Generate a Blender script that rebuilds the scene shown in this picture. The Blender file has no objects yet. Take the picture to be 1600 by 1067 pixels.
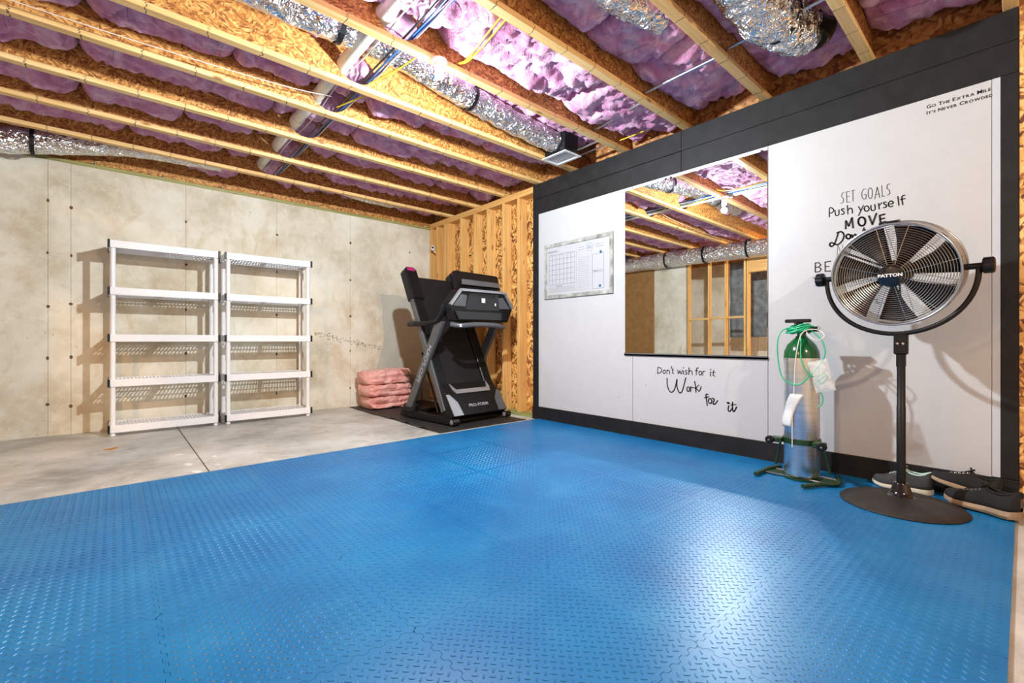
import bpy, math, random
from mathutils import Vector, Matrix, noise
SC = bpy.context.scene
COL = SC.collection
PI = math.pi
random.seed(7)

# ------------------------------------------------------------------ camera, light, exposure
cam_data = bpy.data.cameras.new('camera')
cam = bpy.data.objects.new('camera', cam_data)
COL.objects.link(cam)
SC.camera = cam
cam_data.sensor_width = 36.0
cam_data.lens = 705.0 / 1600.0 * 36.0
cam_data.clip_start = 0.02
cam.location = (0, 0, 0.93)
cam.rotation_euler = (PI / 2, 0, -math.atan2(621, 705))
cam_data.shift_y = -1.5 / 1600.0

SC.view_settings.view_transform = 'Standard'
SC.view_settings.look = 'None'
SC.view_settings.exposure = 0.0
SC.view_settings.gamma = 1.0
SC.view_settings.use_curve_mapping = False

SC.cycles.blur_glossy = 0.05
SC.cycles.use_guiding = True
SC.cycles.caustics_reflective = True

world = bpy.data.worlds.new('world')
SC.world = world
world.use_nodes = True
world.node_tree.nodes['Background'].inputs[0].default_value = (1.0, 0.80, 0.60, 1)
world.node_tree.nodes['Background'].inputs[1].default_value = 0.0

def lamp(name, loc, power, color, radius):
    l = bpy.data.lights.new(name, 'POINT')
    l.energy = power
    l.color = color
    l.shadow_soft_size = radius
    l.use_nodes = True      # soft near-field falloff, so that joists beside the lamp do not burn out
    e = l.node_tree.nodes['Emission']
    fo = l.node_tree.nodes.new('ShaderNodeLightFalloff')
    fo.inputs['Strength'].default_value = 1.0
    fo.inputs['Smooth'].default_value = 2.2
    l.node_tree.links.new(fo.outputs['Quadratic'], e.inputs['Strength'])
    o = bpy.data.objects.new(name, l)
    o.location = loc
    COL.objects.link(o)
    return o
BULB = (1.61, 2.555, 2.655)
lamp('bulb_or_fill_light', (BULB[0], BULB[1], BULB[2] - 0.05), 530, (0.88, 0.96, 1.0), 0.035)
FILL = [((1.3, -1.5, 2.62), 225, (1.0, 0.80, 0.58)), ((-1.9, 1.6, 2.62), 250, (1.0, 0.55, 0.22))]  # near-end bulb inferred from a second shadow; orange left one added as unseen fill
for loc, p, c in FILL:
    lamp('bulb_or_fill_light', (loc[0], loc[1], loc[2] - 0.05), p, c, 0.045)

# ------------------------------------------------------------------ materials
def nt(name):
    m = bpy.data.materials.new(name)
    m.use_nodes = True
    n = m.node_tree
    return m, n, n.nodes['Principled BSDF']

def N(n, t, **k):
    x = n.nodes.new(t)
    for a, b in k.items():
        setattr(x, a, b)
    return x

def ramp(n, fac, stops):
    r = N(n, 'ShaderNodeValToRGB')
    e = r.color_ramp.elements
    while len(e) < len(stops):
        e.new(0.5)
    for i, (p, c) in enumerate(stops):
        e[i].position = p
        e[i].color = (c[0], c[1], c[2], 1)
    n.links.new(fac, r.inputs[0])
    return r.outputs[0]

def coords(n, scale=(1, 1, 1), rot=(0, 0, 0), obj=False):
    if obj:
        src = N(n, 'ShaderNodeTexCoord').outputs['Object']
    else:
        src = N(n, 'ShaderNodeNewGeometry').outputs['Position']
    mp = N(n, 'ShaderNodeMapping')
    mp.inputs['Scale'].default_value = scale
    mp.inputs['Rotation'].default_value = rot
    n.links.new(src, mp.inputs[0])
    return mp.outputs[0]

def tex_noise(n, vec, scale, detail=4, rough=0.55, dist=0.0):
    t = N(n, 'ShaderNodeTexNoise')
    t.inputs['Scale'].default_value = scale
    t.inputs['Detail'].default_value = detail
    t.inputs['Roughness'].default_value = rough
    t.inputs['Distortion'].default_value = dist
    n.links.new(vec, t.inputs['Vector'])
    return t.outputs['Fac']

def mixc(n, fac, a, b, mode='MIX'):
    m = N(n, 'ShaderNodeMix', data_type='RGBA', blend_type=mode)
    if isinstance(fac, (int, float)):
        m.inputs[0].default_value = fac
    else:
        n.links.new(fac, m.inputs[0])
    for i, v in ((6, a), (7, b)):
        if isinstance(v, tuple):
            m.inputs[i].default_value = (v[0], v[1], v[2], 1)
        else:
            n.links.new(v, m.inputs[i])
    return m.outputs[2]

def bump(n, h, bsdf, strength=0.3, dist=0.01):
    b = N(n, 'ShaderNodeBump')
    b.inputs['Strength'].default_value = strength
    b.inputs['Distance'].default_value = dist
    n.links.new(h, b.inputs['Height'])
    n.links.new(b.outputs[0], bsdf.inputs['Normal'])

def plain(name, col, rough=0.5, metal=0.0, var=0.06, bump_s=0.0, bscale=60, coat=0.0, spec=0.5):
    m, n, p = nt(name)
    v = coords(n, obj=True)
    f = tex_noise(n, v, 9, 4)
    c0 = tuple(max(0, x * (1 - var)) for x in col)
    c1 = tuple(min(1, x * (1 + var)) for x in col)
    n.links.new(ramp(n, f, [(0.35, c0), (0.65, c1)]), p.inputs['Base Color'])
    p.inputs['Roughness'].default_value = rough
    p.inputs['Metallic'].default_value = metal
    p.inputs['Coat Weight'].default_value = coat
    p.inputs['Specular IOR Level'].default_value = spec
    if bump_s:
        bump(n, tex_noise(n, v, bscale, 3), p, bump_s, 0.004)
    return m

def osb(name, axis, cols, flake=(14, 60)):
    """strand board: flakes of two directions, axis is the surface normal"""
    m, n, p = nt(name)
    a, b = flake
    outs = []
    for k, ang in enumerate((0.35, -0.55, 1.25)):
        if axis == 'x':
            sc, ro = (1, b, a), (ang, 0, 0)
        elif axis == 'y':
            sc, ro = (a, 1, b), (0, ang, 0)
        else:
            sc, ro = (a, b, 1), (0, 0, ang)
        src = N(n, 'ShaderNodeNewGeometry').outputs['Position']
        r = N(n, 'ShaderNodeMapping')
        r.inputs['Rotation'].default_value = ro
        n.links.new(src, r.inputs[0])
        s = N(n, 'ShaderNodeMapping')
        s.inputs['Scale'].default_value = sc
        s.inputs['Location'].default_value = (k * 3.1, k * 1.7, k * 2.3)
        n.links.new(r.outputs[0], s.inputs[0])
        vo = N(n, 'ShaderNodeTexVoronoi')
        vo.inputs['Scale'].default_value = 1.0
        n.links.new(s.outputs[0], vo.inputs['Vector'])
        sep = N(n, 'ShaderNodeSeparateColor')
        n.links.new(vo.outputs['Color'], sep.inputs[0])
        outs.append(sep.outputs[0])
    v = coords(n)
    sel = ramp(n, tex_noise(n, v, 16, 1), [(0.47, (0, 0, 0)), (0.5, (1, 1, 1))])
    sel2 = ramp(n, tex_noise(n, v, 11, 2, dist=1.0), [(0.54, (0, 0, 0)), (0.57, (1, 1, 1))])
    c = mixc(n, sel, outs[0], outs[1])
    c = mixc(n, sel2, c, outs[2])
    g = tex_noise(n, coords(n, (1, 1, 1)), 140, 2)
    c = mixc(n, 0.18, c, g)
    n.links.new(ramp(n, c, cols), p.inputs['Base Color'])
    p.inputs['Roughness'].default_value = 0.62
    bump(n, c, p, 0.25, 0.004)
    return m

def lumber(name, grain, cols, ticks=False):
    m, n, p = nt(name)
    sc = [38, 38, 38]
    sc['xyz'.index(grain)] = 1.6
    oi = N(n, 'ShaderNodeObjectInfo')
    src = N(n, 'ShaderNodeNewGeometry').outputs['Position']
    add = N(n, 'ShaderNodeVectorMath', operation='ADD')
    mul = N(n, 'ShaderNodeMath', operation='MULTIPLY')
    mul.inputs[1].default_value = 7.0
    n.links.new(oi.outputs['Random'], mul.inputs[0])
    n.links.new(src, add.inputs[0])
    n.links.new(mul.outputs[0], add.inputs[1])
    mp = N(n, 'ShaderNodeMapping')
    mp.inputs['Scale'].default_value = tuple(sc)
    n.links.new(add.outputs[0], mp.inputs[0])
    f = tex_noise(n, mp.outputs[0], 1.0, 4, 0.6, 0.6)
    c = ramp(n, f, cols)
    # knots
    sk = [9, 9, 9]
    sk['xyz'.index(grain)] = 3.2
    mk = N(n, 'ShaderNodeMapping')
    mk.inputs['Scale'].default_value = tuple(sk)
    n.links.new(add.outputs[0], mk.inputs[0])
    vo = N(n, 'ShaderNodeTexVoronoi')
    vo.inputs['Scale'].default_value = 1.0
    n.links.new(mk.outputs[0], vo.inputs['Vector'])
    kf = ramp(n, vo.outputs['Distance'], [(0.06, (1, 1, 1)), (0.16, (0, 0, 0))])
    c = mixc(n, kf, c, (0.20, 0.075, 0.02))
    tone = N(n, 'ShaderNodeMapRange')
    tone.inputs['To Min'].default_value = 0.0
    tone.inputs['To Max'].default_value = 0.4
    n.links.new(oi.outputs['Random'], tone.inputs['Value'])
    c = mixc(n, tone.outputs[0], c, (0.62, 0.30, 0.08))
    if ticks:   # printed nailing marks across the flange every foot
        sx = N(n, 'ShaderNodeSeparateXYZ')
        n.links.new(src, sx.inputs[0])
        a = N(n, 'ShaderNodeMath', operation='ADD'); a.inputs[1].default_value = 10.0
        w = tex_noise(n, coords(n, (3, 3, 30)), 6, 1)
        a0 = N(n, 'ShaderNodeMath', operation='MULTIPLY_ADD'); a0.inputs[1].default_value = 0.04
        n.links.new(w, a0.inputs[0]); n.links.new(sx.outputs[0], a0.inputs[2])
        n.links.new(a0.outputs[0], a.inputs[0])
        d = N(n, 'ShaderNodeMath', operation='DIVIDE'); d.inputs[1].default_value = 0.29
        n.links.new(a.outputs[0], d.inputs[0])
        fr = N(n, 'ShaderNodeMath', operation='FRACT'); n.links.new(d.outputs[0], fr.inputs[0])
        lt = N(n, 'ShaderNodeMath', operation='LESS_THAN'); lt.inputs[1].default_value = 0.018
        n.links.new(fr.outputs[0], lt.inputs[0])
        c = mixc(n, lt.outputs[0], c, (0.05, 0.04, 0.03))
    n.links.new(c, p.inputs['Base Color'])
    p.inputs['Roughness'].default_value = 0.55
    bump(n, f, p, 0.15, 0.003)
    return m

def concrete(name, base, dark, light, rough=0.8, warm=None, spots=True):
    m, n, p = nt(name)
    v = coords(n)
    c = ramp(n, tex_noise(n, v, 1.3, 6, 0.6), [(0.32, dark), (0.5, base), (0.7, light)])
    f2 = tex_noise(n, v, 7, 6, 0.7, 0.4)
    c = mixc(n, ramp(n, f2, [(0.45, (0, 0, 0)), (0.75, (.55, .55, .55))]), c, light)
    f3 = tex_noise(n, coords(n, (1, 1, 0.5)), 3.1, 5, 0.75, 0.8)
    c = mixc(n, ramp(n, f3, [(0.52, (0, 0, 0)), (0.75, (.7, .7, .7))]), c, warm or dark)
    if spots:
        vo = N(n, 'ShaderNodeTexVoronoi'); vo.inputs['Scale'].default_value = 9
        n.links.new(v, vo.inputs['Vector'])
        sp = ramp(n, vo.outputs['Distance'], [(0.028, (1, 1, 1)), (0.05, (0, 0, 0))])
        c = mixc(n, sp, c, tuple(x * 0.35 for x in base))
    n.links.new(c, p.inputs['Base Color'])
    p.inputs['Roughness'].default_value = rough
    bump(n, tex_noise(n, v, 30, 6, 0.7), p, 0.22, 0.006)
    return m

def pink(name, c0, c1, c2):
    m, n, p = nt(name)
    v = coords(n)
    f = tex_noise(n, v, 5.0, 6, 0.65, 1.2)
    c = ramp(n, f, [(0.30, c0), (0.50, c1), (0.70, c2)])
    n.links.new(c, p.inputs['Base Color'])
    p.inputs['Roughness'].default_value = 0.85
    p.inputs['Sheen Weight'].default_value = 0.2
    bump(n, tex_noise(n, v, 24, 6, 0.65, 1.5), p, 0.7, 0.02)
    return m

def foil(name, col=(0.86, 0.87, 0.88)):
    m, n, p = nt(name)
    v = coords(n)
    p.inputs['Base Color'].default_value = (*col, 1)
    p.inputs['Metallic'].default_value = 1.0
    p.inputs['Roughness'].default_value = 0.2
    vo = N(n, 'ShaderNodeTexVoronoi'); vo.inputs['Scale'].default_value = 22
    w = tex_noise(n, v, 9, 3, 0.6, 1.0)
    mx = N(n, 'ShaderNodeVectorMath', operation='MULTIPLY_ADD')
    mx.inputs[1].default_value = (0.25, 0.25, 0.25)
    n.links.new(w, mx.inputs[0]); n.links.new(v, mx.inputs[2])
    n.links.new(mx.outputs[0], vo.inputs['Vector'])
    bump(n, vo.outputs['Distance'], p, 0.8, 0.03)
    return m

MT = {}
MT['concrete'] = concrete('concrete_wall', (0.66, 0.62, 0.51), (0.48, 0.41, 0.29), (0.80, 0.78, 0.69), 0.85, (0.50, 0.36, 0.19))
MT['slab'] = concrete('concrete_floor', (0.46, 0.45, 0.41), (0.26, 0.25, 0.22), (0.66, 0.65, 0.62), 0.42, (0.24, 0.22, 0.18), False)
MT['patch'] = concrete('grey_parge', (0.50, 0.50, 0.43), (0.40, 0.41, 0.35), (0.58, 0.57, 0.49), 0.85)
MT['seam'] = plain('form_seam', (0.30, 0.24, 0.16), 0.9, var=0.3)
MT['rust'] = plain('tie_rust', (0.12, 0.07, 0.035), 0.9, var=0.4)
MT['osb_x'] = osb('osb_sheathing', 'x', [(0.12, (0.10, 0.028, 0.006)), (0.35, (0.40, 0.15, 0.03)), (0.6, (0.70, 0.36, 0.09)), (0.9, (0.86, 0.55, 0.20))], (9, 48))
MT['osb_rim'] = osb('osb_rim', 'x', [(0.1, (0.16, 0.05, 0.012)), (0.45, (0.33, 0.13, 0.035)), (0.75, (0.46, 0.22, 0.07)), (0.95, (0.55, 0.3, 0.11))], (48, 10))
MT['osb_y'] = osb('osb_web', 'y', [(0.05, (0.16, 0.045, 0.009)), (0.4, (0.44, 0.17, 0.035)), (0.7, (0.62, 0.30, 0.075)), (0.95, (0.80, 0.47, 0.15))], (34, 95))
MT['osb_z'] = osb('osb_deck', 'z', [(0.1, (0.12, 0.05, 0.02)), (0.6, (0.4, 0.2, 0.07)), (0.95, (0.6, 0.38, 0.15))], (20, 60))
PINE = [(0.3, (0.52, 0.26, 0.07)), (0.5, (0.72, 0.42, 0.14)), (0.7, (0.82, 0.55, 0.22))]
PALE = [(0.3, (0.62, 0.38, 0.13)), (0.5, (0.80, 0.55, 0.23)), (0.7, (0.90, 0.70, 0.36))]
MT['stud'] = lumber('stud_pine', 'z', PINE)
MT['flange'] = lumber('joist_flange', 'x', PALE, ticks=True)
MT['plate'] = lumber('plate_pine', 'y', PINE)
MT['plate_x'] = lumber('plate_pine_x', 'x', PINE)
MT['treated'] = lumber('treated_plate', 'y', [(0.3, (0.16, 0.20, 0.06)), (0.5, (0.26, 0.30, 0.10)), (0.7, (0.36, 0.38, 0.16))])
MT['treated_x'] = lumber('treated_plate_x', 'x', [(0.3, (0.16, 0.20, 0.06)), (0.5, (0.26, 0.30, 0.10)), (0.7, (0.36, 0.38, 0.16))])
MT['pink'] = pink('insulation_pink', (0.42, 0.12, 0.27), (0.62, 0.28, 0.47), (0.84, 0.60, 0.74))
MT['pink2'] = pink('insulation_salmon', (0.72, 0.24, 0.19), (0.86, 0.42, 0.38), (0.92, 0.58, 0.52))
MT['foil'] = foil('duct_foil')
MT['whitewall'] = plain('white_panel', (0.50, 0.51, 0.53), 0.42, var=0.015)
MT['whitestrip'] = plain('white_strip', (0.50, 0.54, 0.60), 0.4, var=0.02)
MT['blackpaint'] = plain('black_paint', (0.011, 0.011, 0.012), 0.6, var=0.25, bump_s=0.05, spec=0.28)
MT['vinyl'] = plain('black_vinyl', (0.008, 0.008, 0.009), 0.4)
MT['whiteplastic'] = plain('white_plastic', (0.80, 0.80, 0.82), 0.35, var=0.02)
MT['blackplastic'] = plain('black_plastic', (0.005, 0.005, 0.006), 0.42, var=0.2, spec=0.32)
MT['blackgloss'] = plain('black_gloss', (0.008, 0.008, 0.009), 0.12, var=0.1, coat=0.4)
MT['greyplastic'] = plain('grey_plastic', (0.085, 0.09, 0.10), 0.4, var=0.1)
MT['silver'] = plain('silver_trim', (0.42, 0.44, 0.47), 0.3, 0.6, 0.05)
MT['steelgrey'] = plain('steel_grey', (0.16, 0.165, 0.17), 0.38, 0.7, 0.05)
MT['belt'] = plain('belt_rubber', (0.009, 0.009, 0.010), 0.6, var=0.1, spec=0.3, bump_s=0.2, bscale=300)
MT['rubber'] = plain('rubber_mat', (0.018, 0.017, 0.016), 0.55, var=0.25, bump_s=0.3, bscale=120)
MT['magenta'] = plain('magenta_label', (0.35, 0.02, 0.12), 0.4)
MT['pvc'] = plain('pvc_white', (0.72, 0.70, 0.62), 0.3, var=0.05)
MT['channel'] = plain('grey_channel', (0.12, 0.125, 0.135), 0.4, var=0.05)
MT['galv'] = plain('galvanized', (0.55, 0.56, 0.58), 0.3, 1.0, 0.15)
MT['cableblue'] = plain('cable_blue', (0.02, 0.12, 0.40), 0.4)
MT['cableblack'] = plain('cable_black', (0.01, 0.012, 0.02), 0.4)
MT['cablewhite'] = plain('cable_white', (0.7, 0.68, 0.62), 0.4)
MT['cableyellow'] = plain('cable_yellow', (0.85, 0.60, 0.03), 0.4)
MT['wire'] = plain('steel_wire', (0.05, 0.045, 0.04), 0.5, 0.5)
MT['chrome'] = plain('chrome_wire', (0.62, 0.60, 0.56), 0.25, 1.0, 0.05)
MT['fansteel'] = plain('fan_drum_steel', (0.50, 0.47, 0.42), 0.3, 0.9, 0.12)
MT['fanring'] = plain('fan_ring', (0.40, 0.42, 0.46), 0.3, 0.9, 0.08)
MT['green'] = plain('tank_green', (0.004, 0.09, 0.028), 0.18, var=0.1, coat=0.3)
MT['greenframe'] = plain('stand_green', (0.012, 0.045, 0.016), 0.3, var=0.25)
MT['tube_green'] = plain('tube_green', (0.02, 0.42, 0.20), 0.25, var=0.1)
MT['card'] = plain('cardboard', (0.30, 0.155, 0.05), 0.8, var=0.12)
MT['mint'] = plain('mint_fabric', (0.45, 0.62, 0.58), 0.8)
MT['shoeblack'] = plain('shoe_black', (0.007, 0.007, 0.008), 0.85, var=0.3, bump_s=0.4, bscale=250)
MT['shoegrey'] = plain('shoe_grey', (0.030, 0.032, 0.035), 0.8, var=0.4, bump_s=0.5, bscale=220)
MT['solewhite'] = plain('sole_cream', (0.62, 0.56, 0.44), 0.6, var=0.15)
MT['soletan'] = plain('sole_tan', (0.25, 0.18, 0.115), 0.7, var=0.35)
MT['whiteframe'] = plain('whitewashed_frame', (0.33, 0.33, 0.31), 0.8, var=0.45, spec=0.2)
MT['board'] = plain('board_face', (0.46, 0.47, 0.50), 0.45, var=0.01, spec=0.3)
MT['ink'] = plain('grey_ink', (0.05, 0.05, 0.06), 0.5)
MT['teal'] = plain('teal_magnet', (0.004, 0.11, 0.20), 0.4)
MT['porcelain'] = plain('porcelain', (0.85, 0.85, 0.83), 0.2, var=0.02)
MT['ventwhite'] = plain('vent_white', (0.74, 0.76, 0.78), 0.35, var=0.03)
MT['ventdark'] = plain('vent_dark', (0.05, 0.06, 0.07), 0.5)
MT['white_letter'] = plain('white_letter', (0.8, 0.8, 0.8), 0.4)
MT['grey_letter'] = plain('grey_letter', (0.35, 0.36, 0.38), 0.4)

# brushed aluminium
m, n, p = nt('brushed_aluminium')
f = tex_noise(n, coords(n, (3, 3, 160), obj=True), 1.0, 3)
n.links.new(ramp(n, f, [(0.3, (0.70, 0.70, 0.71)), (0.7, (0.90, 0.90, 0.90))]), p.inputs['Base Color'])
p.inputs['Metallic'].default_value = 1.0
p.inputs['Roughness'].default_value = 0.33
p.inputs['Anisotropic'].default_value = 0.5
MT['alu'] = m
# mirror
m, n, p = nt('mirror_glass')
p.inputs['Base Color'].default_value = (0.86, 0.89, 0.88, 1)
p.inputs['Metallic'].default_value = 1.0
p.inputs['Roughness'].default_value = 0.0
MT['mirror'] = m
# clear plastic
m, n, p = nt('clear_plastic')
p.inputs['Base Color'].default_value = (0.93, 0.95, 0.95, 1)
p.inputs['Roughness'].default_value = 0.12
p.inputs['Alpha'].default_value = 0.38
bump(n, tex_noise(n, coords(n, obj=True), 40, 4, 0.6, 1.0), p, 0.8, 0.01)
MT['clear'] = m
# blue EVA foam
m, n, p = nt('blue_foam')
v = coords(n)
oi = N(n, 'ShaderNodeObjectInfo')
c = ramp(n, tex_noise(n, v, 1.7, 5, 0.6), [(0.3, (0.001, 0.105, 0.30)), (0.7, (0.002, 0.160, 0.385))])
dust = ramp(n, tex_noise(n, v, 3.5, 8, 0.75, 0.5), [(0.50, (0, 0, 0)), (0.80, (.28, .28, .28))])
c = mixc(n, dust, c, (0.07, 0.26, 0.42))
n.links.new(c, p.inputs['Base Color'])
p.inputs['Roughness'].default_value = 0.36
p.inputs['Specular IOR Level'].default_value = 0.38
bump(n, tex_noise(n, v, 90, 3), p, 0.12, 0.002)
MT['foam'] = m
# glowing bulb glass
m, n, p = nt('lit_bulb')
p.inputs['Base Color'].default_value = (1, 1, 1, 1)
p.inputs['Emission Color'].default_value = (1, 0.98, 0.95, 1)
p.inputs['Emission Strength'].default_value = 14
MT['lit'] = m
# plastic sheeting seen in the mirror
MT['sheeting'] = plain('plastic_sheeting', (0.16, 0.18, 0.19), 0.15, var=0.3, bump_s=1.0, bscale=6)

# ------------------------------------------------------------------ mesh builder
class MB:
    def __init__(s):
        s.v = []; s.f = []; s.smooth = False
    def add(s, vs, fs):
        b = len(s.v)
        s.v += [tuple(x) for x in vs]
        s.f += [tuple(i + b for i in f) for f in fs]
        return s
    def box(s, lo, hi, m=None):
        x0, y0, z0 = lo; x1, y1, z1 = hi
        vs = [Vector(q) for q in ((x0,y0,z0),(x1,y0,z0),(x1,y1,z0),(x0,y1,z0),(x0,y0,z1),(x1,y0,z1),(x1,y1,z1),(x0,y1,z1))]
        if m: vs = [m @ q for q in vs]
        return s.add(vs, [(0,3,2,1),(4,5,6,7),(0,1,5,4),(1,2,6,5),(2,3,7,6),(3,0,4,7)])
    def bbox(s, lo, hi, b=0.004, m=None):
        """box with chamfered edges"""
        c = [(lo[i] + hi[i]) / 2 for i in range(3)]
        h = [(hi[i] - lo[i]) / 2 for i in range(3)]
        b = min(b, min(h) * 0.45)
        vs = []; idx = {}
        for sx in (-1, 1):
            for sy in (-1, 1):
                for sz in (-1, 1):
                    for ax in range(3):
                        q = [h[0] - b, h[1] - b, h[2] - b]
                        q[ax] = h[ax]
                        idx[(sx, sy, sz, ax)] = len(vs)
                        p = Vector((c[0] + sx * q[0], c[1] + sy * q[1], c[2] + sz * q[2]))
                        vs.append(m @ p if m else p)
        fs = []
        for ax in range(3):
            o = [i for i in range(3) if i != ax]
            for sg in (-1, 1):
                def k(a, bb, t=ax):
                    d = [0, 0, 0]; d[ax] = sg; d[o[0]] = a; d[o[1]] = bb
                    return idx[(d[0], d[1], d[2], t)]
                fs.append((k(-1,-1), k(1,-1), k(1,1), k(-1,1)))
        for ax in range(3):
            o = [i for i in range(3) if i != ax]
            for a in (-1, 1):
                for bb in (-1, 1):
                    def k(t, e):
                        d = [0, 0, 0]; d[ax] = e; d[o[0]] = a; d[o[1]] = bb
                        return idx[(d[0], d[1], d[2], t)]
                    fs.append((k(o[0], -1), k(o[0], 1), k(o[1], 1), k(o[1], -1)))
        for sx in (-1, 1):
            for sy in (-1, 1):
                for sz in (-1, 1):
                    fs.append(tuple(idx[(sx, sy, sz, t)] for t in range(3)))
        return s.add(vs, fs)
    def tube(s, pts, r, seg=8, cap=True, closed=False):
        """round tube along a polyline; r is a number or a list"""
        pts = [Vector(p) for p in pts]
        n = len(pts)
        rs = r if isinstance(r, (list, tuple)) else [r] * n
        vs = []; up = None
        for i, p in enumerate(pts):
            if closed:
                t = pts[(i + 1) % n] - pts[i - 1]
            else:
                t = pts[min(i + 1, n - 1)] - pts[max(i - 1, 0)]
            t.normalize()
            if up is None:
                up = Vector((0, 0, 1)) if abs(t.z) < 0.9 else Vector((1, 0, 0))
            a = up - t * up.dot(t)
            if a.length < 1e-5:
                a = t.orthogonal()
            a.normalize(); up = a
            b = t.cross(a)
            for k in range(seg):
                an = 2 * PI * k / seg
                vs.append(p + (a * math.cos(an) + b * math.sin(an)) * rs[i])
        fs = []
        for i in range(n if closed else n - 1):
            j = (i + 1) % n
            for k in range(seg):
                k2 = (k + 1) % seg
                fs.append((i*seg+k, i*seg+k2, j*seg+k2, j*seg+k))
        if cap and not closed:
            fs.append(tuple(range(seg))[::-1]); fs.append(tuple((n-1)*seg + k for k in range(seg)))
        return s.add(vs, fs)
    def lathe(s, prof, seg=32, m=None, close=True):
        """profile [(r, z)] turned about z"""
        vs = []
        for r, z in prof:
            for k in range(seg):
                a = 2 * PI * k / seg
                q = Vector((r * math.cos(a), r * math.sin(a), z))
                vs.append(m @ q if m else q)
        fs = []
        for i in range(len(prof) - 1):
            for k in range(seg):
                k2 = (k + 1) % seg
                fs.append((i*seg+k, i*seg+k2, (i+1)*seg+k2, (i+1)*seg+k))
        if close:
            if prof[0][0] > 1e-6: fs.append(tuple(range(seg))[::-1])
            if prof[-1][0] > 1e-6: fs.append(tuple((len(prof)-1)*seg + k for k in range(seg)))
        return s.add(vs, fs)
    def prism(s, poly, d):
        """polygon (3-D points) swept by vector d"""
        n = len(poly); d = Vector(d)
        vs = [Vector(p) for p in poly] + [Vector(p) + d for p in poly]
        fs = [tuple(range(n))[::-1], tuple(range(n, 2*n))]
        for i in range(n):
            j = (i + 1) % n
            fs.append((i, j, n + j, n + i))
        return s.add(vs, fs)
    def grid(s, nx, ny, fn):
        vs = [fn(i / nx, j / ny) for j in range(ny + 1) for i in range(nx + 1)]
        fs = [(j*(nx+1)+i, j*(nx+1)+i+1, (j+1)*(nx+1)+i+1, (j+1)*(nx+1)+i) for j in range(ny) for i in range(nx)]
        return s.add(vs, fs)
    def mesh(s, name, mat, off=(0, 0, 0)):
        me = bpy.data.meshes.new(name)
        o = Vector(off)
        me.from_pydata([tuple(Vector(q) - o) for q in s.v], [], s.f)
        if mat: me.materials.append(MT[mat] if isinstance(mat, str) else mat)
        if s.smooth:
            me.shade_smooth()
            try: me.set_sharp_from_angle(angle=math.radians(s.smooth if s.smooth > 1 else 40))
            except Exception: pass
        me.update()
        return me
    def build(s, name, mat, parent=None, local=False, label=None, kind=None, fix=True):
        off = (0, 0, 0)
        if not local:
            q = parent; acc = Vector((0, 0, 0))
            while q: acc += q.location; q = q.parent
            off = acc
        me = s.mesh(name, mat, off)
        if fix:
            import bmesh
            bm = bmesh.new(); bm.from_mesh(me)
            bmesh.ops.recalc_face_normals(bm, faces=bm.faces)
            bm.to_mesh(me); bm.free()
        o = bpy.data.objects.new(name, me)
        COL.objects.link(o)
        if parent: o.parent = parent
        if label: o['label'] = label
        if kind: o['kind'] = kind
        return o

def tag(o, label=None, cat=None, group=None, kind=None):
    if label: o['label'] = label
    if cat: o['category'] = cat
    if group: o['group'] = group
    if kind: o['kind'] = kind
    return o

def empty(name, loc=(0, 0, 0), rz=0.0, **k):
    o = bpy.data.objects.new(name, None)
    COL.objects.link(o)
    o.location = loc; o.rotation_euler = (0, 0, rz)
    o.empty_display_size = 0.1
    return tag(o, **k)

def copy_tree(o, parent=None, kids=None):
    c = o.copy(); COL.objects.link(c); c.parent = parent
    for ch in list(o.children):
        copy_tree(ch, c)
    return c

def fbm(x, y, z, o=4):
    return noise.fractal(Vector((x, y, z)), 0.9, 2.0, o)

def smooth_pts(pts, k=4):
    """Catmull-Rom through the points"""
    P = [Vector(p) for p in pts]
    if len(P) < 3: return P
    out = []
    for i in range(len(P) - 1):
        a = P[max(i - 1, 0)]; b = P[i]; c = P[i + 1]; d = P[min(i + 2, len(P) - 1)]
        for j in range(k):
            t = j / k
            out.append(0.5 * ((2*b) + (c - a)*t + (2*a - 5*b + 4*c - d)*t*t + (3*b - a - 3*c + d)*t**3))
    out.append(P[-1])
    return out

def text_mesh(txt, size, depth=0.0008, offset=0.0, spacing=1.0):
    cu = bpy.data.curves.new('lettering', 'FONT')
    cu.body = txt; cu.size = size; cu.extrude = depth; cu.offset = offset
    cu.space_character = spacing; cu.align_x = 'CENTER'; cu.align_y = 'CENTER'
    cu.resolution_u = 3
    t = bpy.data.objects.new('lettering', cu)
    COL.objects.link(t)
    dg = bpy.context.evaluated_depsgraph_get(); dg.update()
    me = bpy.data.meshes.new_from_object(t.evaluated_get(dg))
    me.materials.clear()
    bpy.data.objects.remove(t); bpy.data.curves.remove(cu)
    return me

def text_part(name, txt, size, mat, parent, M, depth=0.0008, offset=0.0, spacing=1.0, sx=1.0):
    me = text_mesh(txt, size, depth, offset, spacing)
    me.transform(Matrix.Diagonal((sx, 1, 1, 1)))
    me.transform(M)
    me.name = name
    me.materials.append(MT[mat])
    o = bpy.data.objects.new(name, me); COL.objects.link(o)
    if parent: o.parent = parent
    return o

def frame_matrix(origin, xaxis, yaxis):
    x = Vector(xaxis).normalized(); y = Vector(yaxis).normalized(); z = x.cross(y)
    return Matrix(((x.x, y.x, z.x, origin[0]), (x.y, y.y, z.y, origin[1]), (x.z, y.z, z.z, origin[2]), (0, 0, 0, 1)))

# ================================================================== STRUCTURE
XR, YB = 3.77, 6.27          # panelled wall plane, rear concrete wall plane
ZJ, ZT = 2.78, 3.085         # joist underside, subfloor underside
XL = -2.65                   # deep concrete wall seen in the mirror
YF = -3.2
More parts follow.
